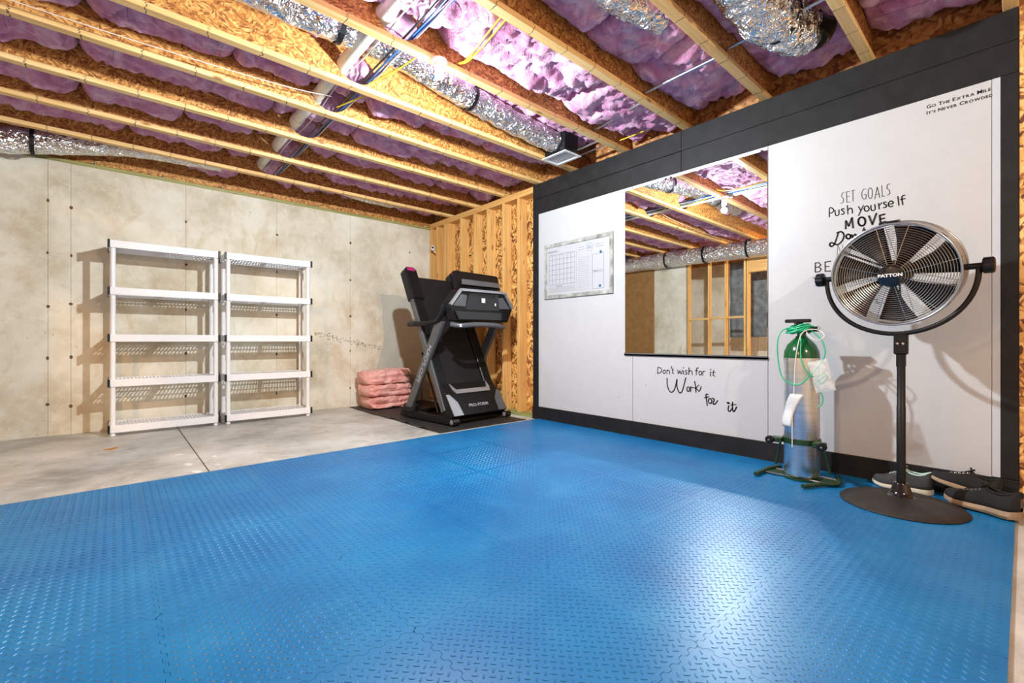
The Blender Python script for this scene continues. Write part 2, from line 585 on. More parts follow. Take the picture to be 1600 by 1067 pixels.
# floor slab, with the sawn control joint cut as a gap between its two pours
fl = empty('floor', (0, 0, 0), kind='structure')
b = MB(); b.box((XL - 0.2, YF - 0.2, -0.1), (0.50, YB + 0.2, 0)); b.build('slab', 'slab', fl)
b = MB(); b.box((0.509, YF - 0.2, -0.1), (XR + 0.3, YB + 0.2, 0)); b.build('slab', 'slab', fl)
b = MB(); b.box((0.49, YF - 0.2, -0.11), (0.52, YB + 0.2, -0.012)); b.build('control_joint', 'rust', fl)
# small stains and chips lying on the slab, irregular discs
def blot(x, y, r, mat, name='stain', asp=1.0, h=0.0012):
    mb = MB(); pts = []
    for k in range(18):
        a = 2 * PI * k / 18
        rr = r * (0.75 + 0.5 * noise.noise(Vector((x * 9 + math.cos(a), y * 9 + math.sin(a), r * 3))))
        pts.append((x + rr * asp * math.cos(a), y + rr * math.sin(a), 0.0002))
    mb.prism(pts, (0, 0, h)); return mb.build(name, mat, fl)
MT['stain_orange'] = plain('orange_stain', (0.50, 0.20, 0.03), 0.8, var=0.3)
MT['efflo'] = plain('lime_bloom', (0.72, 0.71, 0.68), 0.8, var=0.2, bump_s=0.5)
blot(-0.02, 5.18, 0.055, 'stain_orange')
for q in ((0.40, 4.55, .035, 1.0), (0.60, 4.30, .03, 1.0), (0.42, 4.15, .05, .7), (0.58, 4.0, .04, .8), (0.44, 3.88, .05, .7)):
    blot(q[0], q[1], q[2], 'efflo', 'lime_bloom', q[3])

# rear concrete wall: three pours split at form seams, each with tie marks
wb = empty('wall_back', (0, YB, 0), kind='structure')
seams = [-1.42, -0.485, -0.325, 0.605, 1.545, 2.49, 3.42]
edges = [XL - 0.2] + seams + [XR + 0.3]
for i in range(len(edges) - 1):
    x0, x1 = edges[i], edges[i + 1]
    b = MB(); b.bbox((x0, YB + (0.002 if i % 2 else 0.0), 0), (x1 - 0.002, YB + 0.2, 2.69), 0.0015); b.build('concrete_panel', 'concrete', wb)
b = MB(); b.box((XL - 0.2, YB + 0.006, 0), (XR + 0.3, YB + 0.15, 2.685)); b.build('form_seam', 'seam', wb)
tie = MB()
tie.lathe([(0.0, -0.0015), (0.011, -0.0015), (0.014, 0.001)], 10, Matrix.Rotation(PI / 2, 4, 'X') @ Matrix.Scale(-1, 4, (0, 0, 1)))
tie_me = tie.mesh('form_tie', 'rust')
for sx in seams:
    for k in range(5):
        z = 0.28 + k * 0.50 + random.uniform(-.03, .03)
        o = bpy.data.objects.new('form_tie', tie_me); COL.objects.link(o)
        o.parent = wb; o.location = (sx + random.uniform(-.004, .004), -0.001, z)
        o.scale = (random.uniform(.6, 1.1), 1, random.uniform(.9, 1.5))
# grey parged patch low in the corner and the honeycombed streak
def wall_patch(poly, mat, name, d=0.004):
    mb = MB(); mb.prism([(x, YB - d, z) for x, z in poly], (0, d + 0.001, 0)); return mb.build(name, mat, wb)
random.seed(11)
pp = []
for (x0, z0), (x1, z1) in zip([(2.99, .93), (2.95, 1.62), (3.5, 1.60), (3.76, 1.45), (3.76, .02), (3.3, .02), (2.86, .42)], [(2.95, 1.62), (3.5, 1.60), (3.76, 1.45), (3.76, .02), (3.3, .02), (2.86, .42), (2.99, .93)]):
    for k in range(6):
        t = k / 6; pp.append((x0 + (x1 - x0) * t + random.uniform(-.012, .012), z0 + (z1 - z0) * t + random.uniform(-.012, .012)))
pp = [(min(x, 3.768), max(z, 0.01)) for x, z in pp]
wall_patch(pp, 'patch', 'parged_patch')
hc = MB()
for k in range(150):
    t = random.random()
    x = 2.0 + t * 0.95; z = 1.02 - 0.20 * t + random.gauss(0, 0.022)
    r = random.uniform(.003, .009)
    hc.lathe([(0.0, 0.003), (r, 0.002), (r * 1.1, 0)], 5, Matrix.Translation((x, YB - 0.001, z)) @ Matrix.Rotation(PI / 2, 4, 'X'))
hc.build('honeycomb_void', 'seam', wb, kind='stuff')
# timber sill on the concrete
b = MB(); b.bbox((XL - 0.2, YB + 0.0, 2.69), (XR - 0.0, YB + 0.14, 2.728)); b.build('sill_plate', 'treated_x', wb)
b = MB(); b.bbox((XL - 0.2, YB + 0.10, 2.728), (XR + 0.3, YB + 0.14, ZT)); b.build('rim_board', 'osb_y', wb)
for k in range(9):
    x = -0.7 + k * 0.55
    b = MB(); b.lathe([(0, 0), (0.016, 0), (0.016, 0.012), (0.008, 0.013), (0.008, 0.03), (0, 0.03)], 8, Matrix.Translation((x, YB + 0.03, 2.728))); b.build('anchor_bolt', 'galv', wb)

# right side: stud wall with strand-board sheathing, then the panelled part in front of the studs
wr = empty('wall_right', (XR, 0, 0), kind='structure')
for y0, y1 in ((YF, -1.2), (-1.195, 0.02), (0.025, 1.24), (1.245, 2.46), (2.465, 3.68), (3.685, 4.90), (4.905, 6.27)):
    b = MB(); b.box((XR + 0.14, y0, 0.0), (XR + 0.155, y1, ZJ)); b.build('sheathing_panel', 'osb_x', wr)
studs = [4.165, 4.46, 4.785, 5.085, 5.41, 5.76, 5.84, 6.06, 6.24]
studs += [3.83, 3.42, 3.01, 2.6, 2.2, 1.8, 1.38, .97, .56, .13, -.02, -.28, -.69, -1.1, -1.5, -1.9, -2.3]
first = None
for i, y in enumerate(studs):
    b = MB(); b.bbox((XR + 0.0, y - 0.019, 0.038), (XR + 0.139, y + 0.019, ZJ - 0.078), 0.003)
    o = b.build('stud', 'stud', wr)
b = MB(); b.box((XR - 0.013, -1.2, 0.0), (XR - .001, 0.018, ZJ - .001)); b.build('facing_panel', 'osb_x', wr)
b = MB(); b.bbox((XR + 0.0, YF, 0.0), (XR + 0.139, YB, 0.038), 0.003); b.build('bottom_plate', 'treated', wr)
b = MB(); b.bbox((XR + 0.0, YF, ZJ - 0.078), (XR + 0.139, YB, ZJ - 0.040), 0.003); b.build('top_plate', 'plate', wr)
b = MB(); b.bbox((XR + 0.0, YF, ZJ - 0.039), (XR + 0.139, YB, ZJ - 0.001), 0.003); b.build('top_plate', 'plate', wr)
b = MB(); b.box((XR + 0.10, YF, ZJ), (XR + 0.13, YB, ZT)); b.build('rim_board', 'osb_rim', wr)
# painted panelling, a separate layer fixed to the studs
wp = empty('wall_panelling', (XR, 0, 0), kind='structure')
PX = XR - 0.013
for y0, y1 in ((0.123, 1.2965), (1.2995, 2.5), (2.503, 3.79)):
    b = MB(); b.bbox((PX + 0.001, y0, 0.15), (XR - 0.0005, y1, 2.425), 0.0015); b.build('white_panel', 'whitewall', wp)
b = MB(); b.bbox((PX - 0.001, 0.088, 0.155), (XR - 0.0005, 0.121, 2.42), 0.001); b.build('edge_strip', 'whitestrip', wp)
for y0, y1, z0, z1, nm in ((0.02, 2.0, 2.602, 2.78, 'header_board'), (2.002, 3.88, 2.604, 2.78, 'header_board'), (0.02, 2.0, 2.42, 2.6, 'header_board'),
                       (2.003, 3.88, 2.42, 2.6, 'header_board'), (3.79, 3.88, 0.155, 2.419, 'black_trim'), (0.02, 0.087, 0.155, 2.419, 'black_trim')):
    b = MB(); b.bbox((PX - 0.006, y0, z0), (XR - 0.001, y1, z1), 0.002); b.build(nm, 'blackpaint', wp)
b = MB(); b.bbox((PX - 0.014, 0.0185, 0.0), (XR - 0.001, 3.885, 0.153), 0.003); b.build('skirting_board', 'blackpaint', wp)
random.seed(5)
for k in range(26):   # screw heads and filler dots in the panelling
    y, z = random.uniform(0.2, 3.7), random.choice([random.uniform(.25, 2.3), 2.46, 2.56, 2.63, 2.74])
    if 1.25 < y < 2.62 and .75 < z < 2.42: continue
    b = MB(); b.lathe([(0, 0.0015), (0.004, 0.001), (0.0045, 0)], 8, Matrix.Translation((PX + (0.001 if z < 2.42 else -0.006), y, z)) @ Matrix.Rotation(-PI / 2, 4, 'Y'))
    b.build('screw_head', 'greyplastic' if z < 2.42 else 'vinyl', wp)

# left side, known only from the mirror: concrete, brown sheet, stud partition, deeper wall
wl = empty('wall_left', (-1.35, 0, 0), kind='structure')
b = MB(); b.box((-1.55, 4.62, 0), (-1.35, YB, 2.62)); b.build('concrete_panel', 'concrete', wl)
b = MB(); b.box((XL - 0.2, YF, 0), (XL, YB, 2.62)); b.build('concrete_panel', 'concrete', wl)
for y in (3.7, 2.5, 1.2, 0.0, -1.3):
    b = MB(); b.box((XL, y - .003, 0), (XL + 0.003, y + .003, 2.62)); b.build('form_seam', 'seam', wl)
b = MB(); b.box((XL - 0.2, YF, 2.62), (XL + 0.0, YB, ZT)); b.build('rim_board', 'osb_rim', wl)
b = MB(); b.box((-1.55, 4.62, 2.62), (-1.40, YB, ZT)); b.build('rim_board', 'osb_rim', wl)
pt = empty('wall_partition', (-1.35, 4.0, 0), kind='structure')
for y in (4.565, 4.14, 3.815, 3.46, 3.405, 2.45, 2.40, 1.9, 1.5):
    b = MB(); b.bbox((-1.44, y - .019, .038), (-1.35, y + .019, 2.50), .003); b.build('stud', 'stud', pt)
b = MB(); b.bbox((-1.44, 1.4, 2.50), (-1.35, 4.6, 2.538), .003); b.build('top_plate', 'plate', pt)
b = MB(); b.bbox((-1.44, 3.4, 0), (-1.35, 4.6, .038), .003); b.build('bottom_plate', 'treated', pt)
for y0, y1, z in ((4.16, 4.545, 1.36), (3.835, 4.12, 1.37), (3.48, 3.795, 1.375)):
    b = MB(); b.bbox((-1.40, y0, z - .019), (-1.35, y1, z + .019), .003); b.build('blocking', 'plate', pt)
b = MB(); b.bbox((-1.44, 2.47, 2.20), (-1.35, 3.385, 2.45), .003); b.build('header', 'plate', pt)
b = MB(); b.grid(14, 14, lambda u, v: Vector((-2.0 + .05 * noise.noise(Vector((u * 5, v * 5, 1))), 2.9 + 1.1 * u, 1.0 + 1.55 * v + .05 * noise.noise(Vector((u * 4, 7, v * 4))))))
b.smooth = True
sh = b.build('plastic_sheet', 'sheeting', pt)
mod = sh.modifiers.new('t', 'SOLIDIFY'); mod.thickness = 0.003
bd = MB(); bd.bbox((-1.348, 5.34, 0.0), (-1.318, 6.26, 2.50), .003)
tag(bd.build('brown_board', 'card'), 'tall brown board against the concrete wall, seen only in the mirror', 'board')
wf = MB(); wf.box((XL - .2, YF - .2, 0), (XR + .3, YF, ZT))
wf.build('wall_front', 'concrete', kind='structure')

# ------------------------------------------------------------------ ceiling: subfloor, I-joists, batts
ce = empty('ceiling', (0, 0, ZJ), kind='structure')
b = MB(); b.box((XL - .2, YF - .2, ZT), (XR + .3, YB + .2, ZT + .03)); b.build('subfloor', 'osb_z', ce)
JY = [5.695, 5.055, 4.437, 3.80, 3.26, 2.60, 1.955, 1.318, 0.684, 0.05, -0.58, -1.22, -1.86, -2.5]
HOLES = [(1.26, 0.085), (1.40, 0.07)]
for y in JY:
    b = MB(); b.bbox((XL, y - .031, ZJ), (XR + .10, y + .031, ZJ + .036), .002)
    j = b.build('floor_joist', 'flange', ce)
    # web with real openings for the pipes: strips left and right, above and below
    wbm = MB()
    x0 = XL
    for hx, hr in ((1.335, 0.15),):
        wbm.box((x0, y - .005, ZJ + .036), (hx - hr, y + .005, ZT - .036))
        x0 = hx + hr
    wbm.box((x0, y - .005, ZJ + .036), (XR + .10, y + .005, ZT - .036))
    # rounded opening: fan of triangles between the square and the circle
    cx, cz = 1.335, ZJ + .1525; hr = 0.15; hz = ZT - .036 - cz
    seg = 24
    for sy in (-.005, .005):
        ring = [(cx + .143 * math.cos(2*PI*k/seg), y + sy, cz + .105 * math.sin(2*PI*k/seg)) for k in range(seg)]
        sq = []
        for k in range(seg):
            c_, s_ = math.cos(2*PI*k/seg), math.sin(2*PI*k/seg)
            f = 1 / max(abs(c_), abs(s_)); sq.append((cx + hr * c_ * f, y + sy, cz + hz * s_ * f))
        wbm.add(ring + sq, [(k, (k+1) % seg, seg + (k+1) % seg, seg + k) for k in range(seg)])
    wbm.build('web', 'osb_y', j, fix=False)
    b = MB(); b.bbox((XL, y - .031, ZT - .036), (XR + .10, y + .031, ZT - .0005), .002); b.build('top_flange', 'flange', j)
print('joists done')
# insulation batts, bay by bay
random.seed(3)
def batt(x0, x1, y0, y1, zb, seed, sag=0.05):
    nx = max(4, int((x1 - x0) / 0.02)); ny = 26
    mb = MB(); mb.smooth = 180
    L = x1 - x0; W = y1 - y0
    def fn(u, v):
        x = x0 + L * u; y = y0 + W * v
        e = min(1, min(v, 1 - v) * 5.5) ** 0.55
        eu = min(1, min(u, 1 - u) * L / 0.07) ** 0.5
        d = fbm(x * 3.2 + seed, y * 3.6, seed * 1.7, 4) * 0.065 + abs(fbm(x * 9 + seed, y * 11, 3.3, 3)) * 0.05 + fbm(x * 26, y * 24, seed, 2) * .008
        cr = -0.03 * math.exp(-((fbm(x * 1.6, y * 2.1 + seed, 9.1, 2)) / 0.05) ** 2)
        z = zb - sag * e * eu + d * e + 0.06 * (1 - e) + 0.05 * (1 - eu) - cr * e
        z += 0.085 * math.exp(-((x - 1.34) / 0.24) ** 4)      # batts stop short of the pipe run
        yy = y + 0.012 * noise.noise(Vector((x * 6, seed, v)))
        return Vector((x, min(max(yy, y0), y1), min(max(z, ZJ + 0.03), ZT - 0.012)))
    mb.grid(nx, ny, fn)
    # closing top so that the batt has its thickness
    n = (nx + 1) * (ny + 1)
    rim = [i for i in range(nx + 1)] + [j * (nx + 1) + nx for j in range(1, ny + 1)] + [ny * (nx + 1) + i for i in range(nx - 1, -1, -1)] + [j * (nx + 1) for j in range(ny - 1, 0, -1)]
    base = len(mb.v)
    for r_ in rim:
        q = mb.v[r_]; mb.v.append((q[0], q[1], ZT - 0.006))
    k = len(rim)
    for i in range(k):
        mb.f.append((rim[i], base + i, base + (i + 1) % k, rim[(i + 1) % k]))
    mb.f.append(tuple(base + i for i in range(k)))
    return mb.build('insulation_batt', 'pink', ce)
bays = [(6.36, 5.702)] + [(JY[i] - .007, JY[i + 1] + .007) for i in range(len(JY) - 1)] + [(JY[-1] - .007, YF)]
for i, (ya, yb) in enumerate(bays):
    far = yb < -0.2
    x = XL + random.uniform(.02, .3)
    while x < XR + 0.05:
        L = random.uniform(0.55, 1.25) if not far else 1.6
        x1 = min(x + L, XR + 0.09)
        if x1 - x > 0.2:
            dep = 2.925 if yb < 3.3 else 2.93
            zb = dep + random.uniform(-.035, .035)
            if 2.5 < yb < 3.0: zb = 3.02
            sag = random.uniform(.02, .06)
            if 1.9 < yb < 2.0: zb, sag = 2.90, 0.05
            batt(x, x1 - 0.006, yb, ya, zb, random.uniform(0, 50), sag)
        x = x1
# wire hangers springing between the webs under the batts
for i, (ya, yb) in enumerate(bays[:11]):
    x = -1.6 + random.uniform(0, .4)
    while x < 3.6:
        zc = 2.86 + random.uniform(0, .03); sk = random.uniform(-.05, .05)
        b = MB(); b.tube([(x, yb, zc + .05), (x + sk * .5, (ya + yb) / 2, zc), (x + sk, ya, zc + .05)], 0.0012, 4)
        b.build('wire_hanger', 'wire', ce)
        x += random.uniform(.38, .6)
print('batts done')

# ================================================================== THINGS
# ------------------------------------------------------------------ blue interlocking foam floor
TX0, TY0, NX_, NY_ = -1.103, 0.03, 8, 6
PXT, PYT = (3.745 - TX0) / NX_, (3.78 - TY0) / NY_
FT = 0.012
def teeth(s, L):
    """lateral offset of the jigsaw edge at distance s along an edge of length L"""
    n = 16
    t = (s / L * n) % 1.0
    if s < L * 0.02 or s > L * 0.98: return 0
    return (0.0075 if t < 0.5 else -0.0075)
def edge_pts(L, straight):
    if straight: return [(0, 0), (L, 0)]
    pts = [(0, 0)]
    n = 24; h = 0.0062; w = L / n
    for k in range(n):
        a = k * w
        sg = 1 if k % 2 == 0 else -1
        i0, i1 = a + w * 0.16, a + w * 0.84
        pts += [(i0, sg * h), (i1, sg * h)]
    pts.append((L, 0))
    return pts
def tile_mesh(flags):
    W, E, S, Nn = flags          # True where the side is an outer, straight edge
    g = 0.0003
    out = []
    def side(pts, f, last=False):
        for p in pts[:-1]: out.append(f(p))
    side(edge_pts(PXT, S), lambda p: (p[0], p[1] + g))
    side(edge_pts(PYT, E), lambda p: (PXT + p[1] - g, p[0]))
    side([(PXT - a, b_) for a, b_ in [(PXT - q[0], q[1]) for q in edge_pts(PXT, Nn)][::1]][::-1], lambda p: (p[0], PYT + p[1] - g))
    side(edge_pts(PYT, W)[::-1], lambda p: (p[1] + g, p[0]))
    mb = MB()
    # chamfered slab
    n = len(out)
    cx, cy = PXT / 2, PYT / 2
    top = []
    for i in range(n):
        a = Vector(out[i - 1]); p = Vector(out[i]); c = Vector(out[(i + 1) % n])
        nrm = Vector((-(c - a).y, (c - a).x)); 
        if nrm.length > 0: nrm.normalize()
        top.append(p + nrm * 0.0007)
    vs = [(q[0], q[1], 0.0) for q in out] + [(q[0], q[1], FT - .0010) for q in out] + [(q.x, q.y, FT) for q in top]
    fs = []
    for i in range(n):
        j = (i + 1) % n
        fs.append((i, j, n + j, n + i)); fs.append((n + i, n + j, 2*n + j, 2*n + i))
    e = .013
    vs += [(min(max(q.x, e), PXT - e), min(max(q.y, e), PYT - e), FT) for q in top]
    for i in range(n):
        j = (i + 1) % n
        if (Vector(vs[3*n+i]) - Vector(vs[3*n+j])).length < 1e-6:
            fs.append((2*n + i, 2*n + j, 3*n + j))
        else:
            fs.append((2*n + i, 2*n + j, 3*n + j, 3*n + i))
    k = len(vs)
    vs += [(e, e, FT), (PXT - e, e, FT), (PXT - e, PYT - e, FT), (e, PYT - e, FT)]
    fs.append((k, k + 1, k + 2, k + 3))
    mb.add(vs, fs)
    # raised tread: lozenges in two directions on alternating lattice points
    px_, py_ = PXT / 18, PYT / 18
    for i in range(36):
        for j in range(36):
            if (i + j) % 2: continue
            x = (i + .5) * px_ / 2; y = (j + .5) * py_ / 2
            if min(x, PXT - x, y, PYT - y) < 0.017: continue
            ang = PI / 4 if i % 2 == 0 else -PI / 4
            ca, sa = math.cos(ang), math.sin(ang)
            L_, w_ = 0.0118, 0.0034
            lo = [(-L_, 0), (-L_*.5, -w_), (L_*.5, -w_), (L_, 0), (L_*.5, w_), (-L_*.5, w_)]
            hi = [(-L_*.66, 0), (-L_*.35, -w_*.4), (L_*.35, -w_*.4), (L_*.66, 0), (L_*.35, w_*.4), (-L_*.35, w_*.4)]
            vs = [(x + a*ca - b_*sa, y + a*sa + b_*ca, FT - .0002) for a, b_ in lo] + [(x + a*ca - b_*sa, y + a*sa + b_*ca, FT + .0017) for a, b_ in hi]
            mb.add(vs, [(k, (k+1) % 6, 6 + (k+1) % 6, 6 + k) for k in range(6)] + [tuple(range(6, 12))])
    return mb.mesh('foam_tile', 'foam')
mat_root = empty('foam_floor_mat', ((TX0 + 3.745) / 2, (TY0 + 3.78) / 2, 0), label='large blue floor mat of interlocking foam tiles with raised tread pattern', cat='floor mat')
cache = {}
rx, ry = mat_root.location.x, mat_root.location.y
for i in range(NX_):
    for j in range(NY_):
        fg = (i == 0, i == NX_ - 1, j == 0, j == NY_ - 1)
        if fg not in cache: cache[fg] = tile_mesh(fg)
        o = bpy.data.objects.new('foam_tile', cache[fg]); COL.objects.link(o)
        o.parent = mat_root
        o.location = (TX0 + i * PXT - rx, TY0 + j * PYT - ry, 0.0)
print('tiles done')

# ------------------------------------------------------------------ white resin shelving units
def shelf_unit(x0, label):
    W, D = 0.91, 0.36
    t = empty('shelving_unit', (x0 + W / 2, 5.83 + D / 2, 0), label=label, cat='shelving unit', group='white shelving units on the concrete wall')
    hw, hd = W / 2, D / 2
    tops = [0.105, 0.552, 0.990, 1.448, 1.905]
    # one deck mesh: apron rim and a grille of slots
    b = MB()
    b.bbox((-hw, -hd, -.072), (hw, -hd + .012, 0), .003); b.bbox((-hw, hd - .012, -.072), (hw, hd, 0), .003)
    b.bbox((-hw, -hd, -.072), (-hw + .012, hd, 0), .003); b.bbox((hw - .012, -hd, -.072), (hw, hd, 0), .003)
    nb = 28
    for sgn in (-1, 1):
        for k in range(nb // 2):
            x = sgn * (0.022 + (k + .5) * (hw - .04) / (nb / 2))
            b.box((x - .0045, -hd + .012, -.011), (x + .0042, hd - .012, -.002))
    for y in (-hd + .012, -.09, 0, .09, hd - .035):
        b.box((-hw + .01, y, -.0105), (hw - .01, y + .014, -.0035))
    b.box((-.021, -hd + .01, -.03), (.021, hd - .01, -.001))
    for sx in (-1, 1):
        for sy in (-1, 1):
            b.box((sx * (hw - .012) if sx < 0 else hw - .062, sy * (hd - .012) if sy < 0 else hd - .062, -.05), ((sx * (hw - .012) if sx > 0 else -hw + .062), (sy * (hd - .012) if sy > 0 else -hd + .062), -.002))
    deck = b.mesh('shelf', 'whiteplastic')
    cb = MB()
    cb.bbox((-.006, -.006, -.074), (.013, .024, .002), .002)
    clip = cb.mesh('corner_clip', 'blackplastic')
    pb = MB(); pb.smooth = 40; hts = 0.447 - .072
    for z in tops:
        s = bpy.data.objects.new('shelf', deck); COL.objects.link(s); s.parent = t; s.location = (0, 0, z)
        for sx in (-1, 1):
            for sy in (-1, 1):
                c = bpy.data.objects.new('corner_clip', clip); COL.objects.link(c); c.parent = s
                c.location = (sx * (hw - .006), sy * (hd - .006), 0); c.scale = (sx, sy, 1)
                if sx > 0: c.location.x = hw - .006
    for i in range(4):
        z0, z1 = tops[i] - .004, tops[i + 1] - .052
        pb = MB(); pb.smooth = 40
        h = z1 - z0
        pb.lathe([(.024, 0), (.024, .012), (.022, .02), (.022, h - .02), (.024, h - .012), (.024, h)], 14)
        me = pb.mesh('post', 'whiteplastic')
        for sx in (-1, 1):
            for sy in (-1, 1):
                o = bpy.data.objects.new('post', me); COL.objects.link(o); o.parent = t
                o.location = (sx * (hw - .032), sy * (hd - .032), z0)
    pb = MB(); pb.smooth = 40
    pb.lathe([(.019, 0), (.023, .004), (.023, .012), (.018, .02), (.018, .056)], 12)
    me = pb.mesh('foot', 'whiteplastic')
    for sx in (-1, 1):
        for sy in (-1, 1):
            o = bpy.data.objects.new('foot', me); COL.objects.link(o); o.parent = t; o.location = (sx * (hw - .032), sy * (hd - .032), 0)
    return t
shelf_unit(-0.045, 'left one of the two white plastic five-shelf units on the concrete wall')
shelf_unit(0.918, 'right one of the two white plastic five-shelf units, nearer the treadmill')

# ------------------------------------------------------------------ black rubber mat under the treadmill
def rub(u, v):
    x = 2.44 + (3.62 - 2.44) * u; y = 3.86 + (6.2 - 3.86) * v
    e = math.exp(-u / 0.05)
    z = 0.006 + e * (0.022 * max(0, math.sin(y * 17)) if 4.0 < y < 5.0 else 0.002)
    x -= e * 0.02 * noise.noise(Vector((y * 3, 1, 2)))
    if v < .02: z = 0.006
    return Vector((x, y, z))
b = MB(); b.grid(26, 90, rub); b.smooth = 60
rm = b.build('treadmill_mat', 'rubber')
tag(rm, 'thin black rubber mat lying under the folded treadmill', 'mat')
md = rm.modifiers.new('t', 'SOLIDIFY'); md.thickness = .005; md.offset = -1

# ------------------------------------------------------------------ folded batts of pink insulation on the floor
def pile(name, label, loc, W, D, H, seed, rz, fold=1, lean=0):
    mb = MB(); mb.smooth = 180
    nu, nv = 56, 30
    # closed cushion: u around the fold profile (y-z), v across x
    def prof(a):
        c, s = math.cos(a), math.sin(a)
        y = (abs(c) ** 0.45) * (1 if c > 0 else -1) * D / 2
        z = (abs(s) ** 0.55) * (1 if s > 0 else -1) * H / 2 + H / 2
        return y, z
    rows = []
    for j in range(nv + 1):
        v = j / nv; x = (v - .5) * W
        e = min(1, min(v, 1 - v) * 9) ** .4
        row = []
        for i in range(nu):
            a = 2 * PI * i / nu
            y, z = prof(a)
            # crease along the front where the batt is folded
            cr = math.exp(-((z - H * .5) / (H * .07)) ** 2) if (y < -D * .3) else 0
            d = fbm(x * 6 + seed, a * 1.1, seed, 4) * .045 + abs(fbm(x * 16, z * 20 + seed, y * 6, 3)) * .028
            sc = (0.86 + .14 * e)
            yy = y * sc + (-d if y < 0 else d) + cr * .05
            zz = H / 2 + (z - H / 2) * sc + d * .6 * (1 if z > H / 2 else 0) + lean * x
            row.append(Vector((x + .012 * noise.noise(Vector((a * 2, seed, x))), yy, max(.004, zz))))
        rows.append(row)
    vs = [p for r_ in rows for p in r_]
    fs = [(j*nu+i, j*nu+(i+1) % nu, (j+1)*nu+(i+1) % nu, (j+1)*nu+i) for j in range(nv) for i in range(nu)]
    fs += [tuple(range(nu))[::-1], tuple(nv*nu + i for i in range(nu))]
    mb.add(vs, fs)
    o = mb.build(name, 'pink2', local=True)
    o.location = loc; o.rotation_euler = (0, 0, rz)
    return tag(o, label, 'insulation', 'folded insulation batts piled by the concrete wall')
pile('insulation_batt', 'pink insulation batt at the bottom of the pile beside the treadmill', (2.86, 5.90, .006), .60, .42, .16, 4.0, .05)
pile('insulation_batt', 'pink insulation batt in the middle of the pile beside the treadmill', (2.84, 5.91, .170), .62, .42, .16, 9.0, .02)
pile('insulation_batt', 'pink insulation batt on top of the pile beside the treadmill', (2.84, 5.92, .336), .63, .42, .18, 14.0, .0, lean=.03)

# ------------------------------------------------------------------ folded treadmill
tm = empty('treadmill', (3.135, 4.16, 0.006), PI * 5 / 180, label='black folded treadmill with grey uprights standing on a rubber mat', cat='treadmill')
def TP(name, mb, mat, parent=None, **k):
    return mb.build(name, mat, parent or tm, local=True, **k)
def cyl_x(mb, x0, x1, y, z, r, seg=16):
    mb.tube([(x0, y, z), (x1, y, z)], r, seg)
base = MB()
for s in (-1, 1):
    b = MB(); b.smooth = 40
    x = s * .40
    b.prism([(x - .035, -.06, .035), (x - .035, -.02, .075), (x - .035, .50, .085), (x - .035, .82, .11), (x - .035, .90, .10), (x - .035, .92, .015), (x - .035, .0, .015)], (.07, 0, 0))
    br = TP('base_rail', b, 'blackplastic')
    b = MB(); b.smooth = 40; b.tube([(x - .042, -.075, .045), (x + .042, -.075, .045)], .038, 18)
    w = TP('front_wheel', b, 'blackgloss')
    b = MB(); b.lathe([(.0, .003), (.012, .003), (.024, .0015), (.026, 0)], 16, Matrix.Translation((x - .043, -.075, .045)) @ Matrix.Rotation(-PI / 2, 4, 'Y'))
    b.build('wheel_cap', 'silver', w, local=True)
    b = MB(); b.smooth = 40
    b.bbox((x - .045, .62, .06), (x + .045, .86, .17), .02)
    TP('upright_boot', b, 'blackplastic')
    # upright, wide face to the side
    b = MB()
    xu = s * .425
    b.prism([(xu - .022, .80, .13), (xu - .022, .67, .13), (xu - .022, .07, 1.13), (xu - .022, .20, 1.15)], (.044, 0, 0))
    up = TP('upright', b, 'steelgrey')
    md = up.modifiers.new('b', 'BEVEL'); md.width = .008; md.segments = 2
    if s < 0:
        d_ = Vector((0, -.60, 1.0)).normalized()
        # writing runs up the outer side face
        M = frame_matrix((xu - .0225, .42, .66), d_, Vector((0, -1, -.6)).normalized())
        text_part('lettering', 'PRO-FORM', .085, 'grey_letter', up, M, .0006, .001, 1.05, 1.15)
b = MB(); b.bbox((-.38, .80, .015), (.38, .88, .075), .01); TP('cross_bar', b, 'blackplastic')
b = MB(); b.bbox((-.38, .10, .02), (.38, .16, .06), .01); TP('cross_bar', b, 'blackplastic')
# deck group in its own tilted frame: X across, Y up along the deck, Z out of the belt
L0 = Vector((0, .06, .10)); dd = Vector((0, .80, 1.65)).normalized()
Mdk = frame_matrix(L0, (1, 0, 0), dd)
dk = bpy.data.objects.new('deck', None); 
b = MB(); b.bbox((-.40, .05, -.06), (.40, 1.80, -.012), .008, Mdk); deck = TP('deck', b, 'blackplastic')
b = MB(); b.bbox((-.275, .20, -.011), (.275, 1.78, .006), .003, Mdk); TP('running_belt', b, 'belt', deck)
for s in (-1, 1):
    b = MB(); b.bbox((s*.345 - .065, .20, -.012), (s*.345 + .065, 1.72, .028), .01, Mdk); r_ = TP('side_rail', b, 'blackplastic', deck)
    b = MB(); b.bbox((s*.412 - .009, .05, -.055), (s*.412 + .009, 1.74, .02), .004, Mdk); TP('deck_edge', b, 'steelgrey', deck)
    # tail caps
    b = MB()
    pl = [(s*.345 - .085, 1.46), (s*.345 + .085, 1.46), (s*.345 + .085, 1.86), (s*.345 + .05, 1.90), (s*.345 - .05, 1.90), (s*.345 - .085, 1.86)]
    b.prism([Mdk @ Vector((q[0], q[1], -.075)) for q in pl], Mdk.to_3x3() @ Vector((0, 0, .12)))
    tc = TP('tail_cap', b, 'blackplastic', deck)
    md = tc.modifiers.new('b', 'BEVEL'); md.width = .012; md.segments = 2
    b = MB(); b.bbox((s*.345 - .055, 1.84, .046), (s*.345 + .055, 1.885, .049), .001, Mdk); b.build('label', 'magenta', tc, local=True)
b = MB()
for k in range(9):
    b.box((-.10 + k * .003, 1.0, 0), (-.10 + k * .003, 1.0, 0))
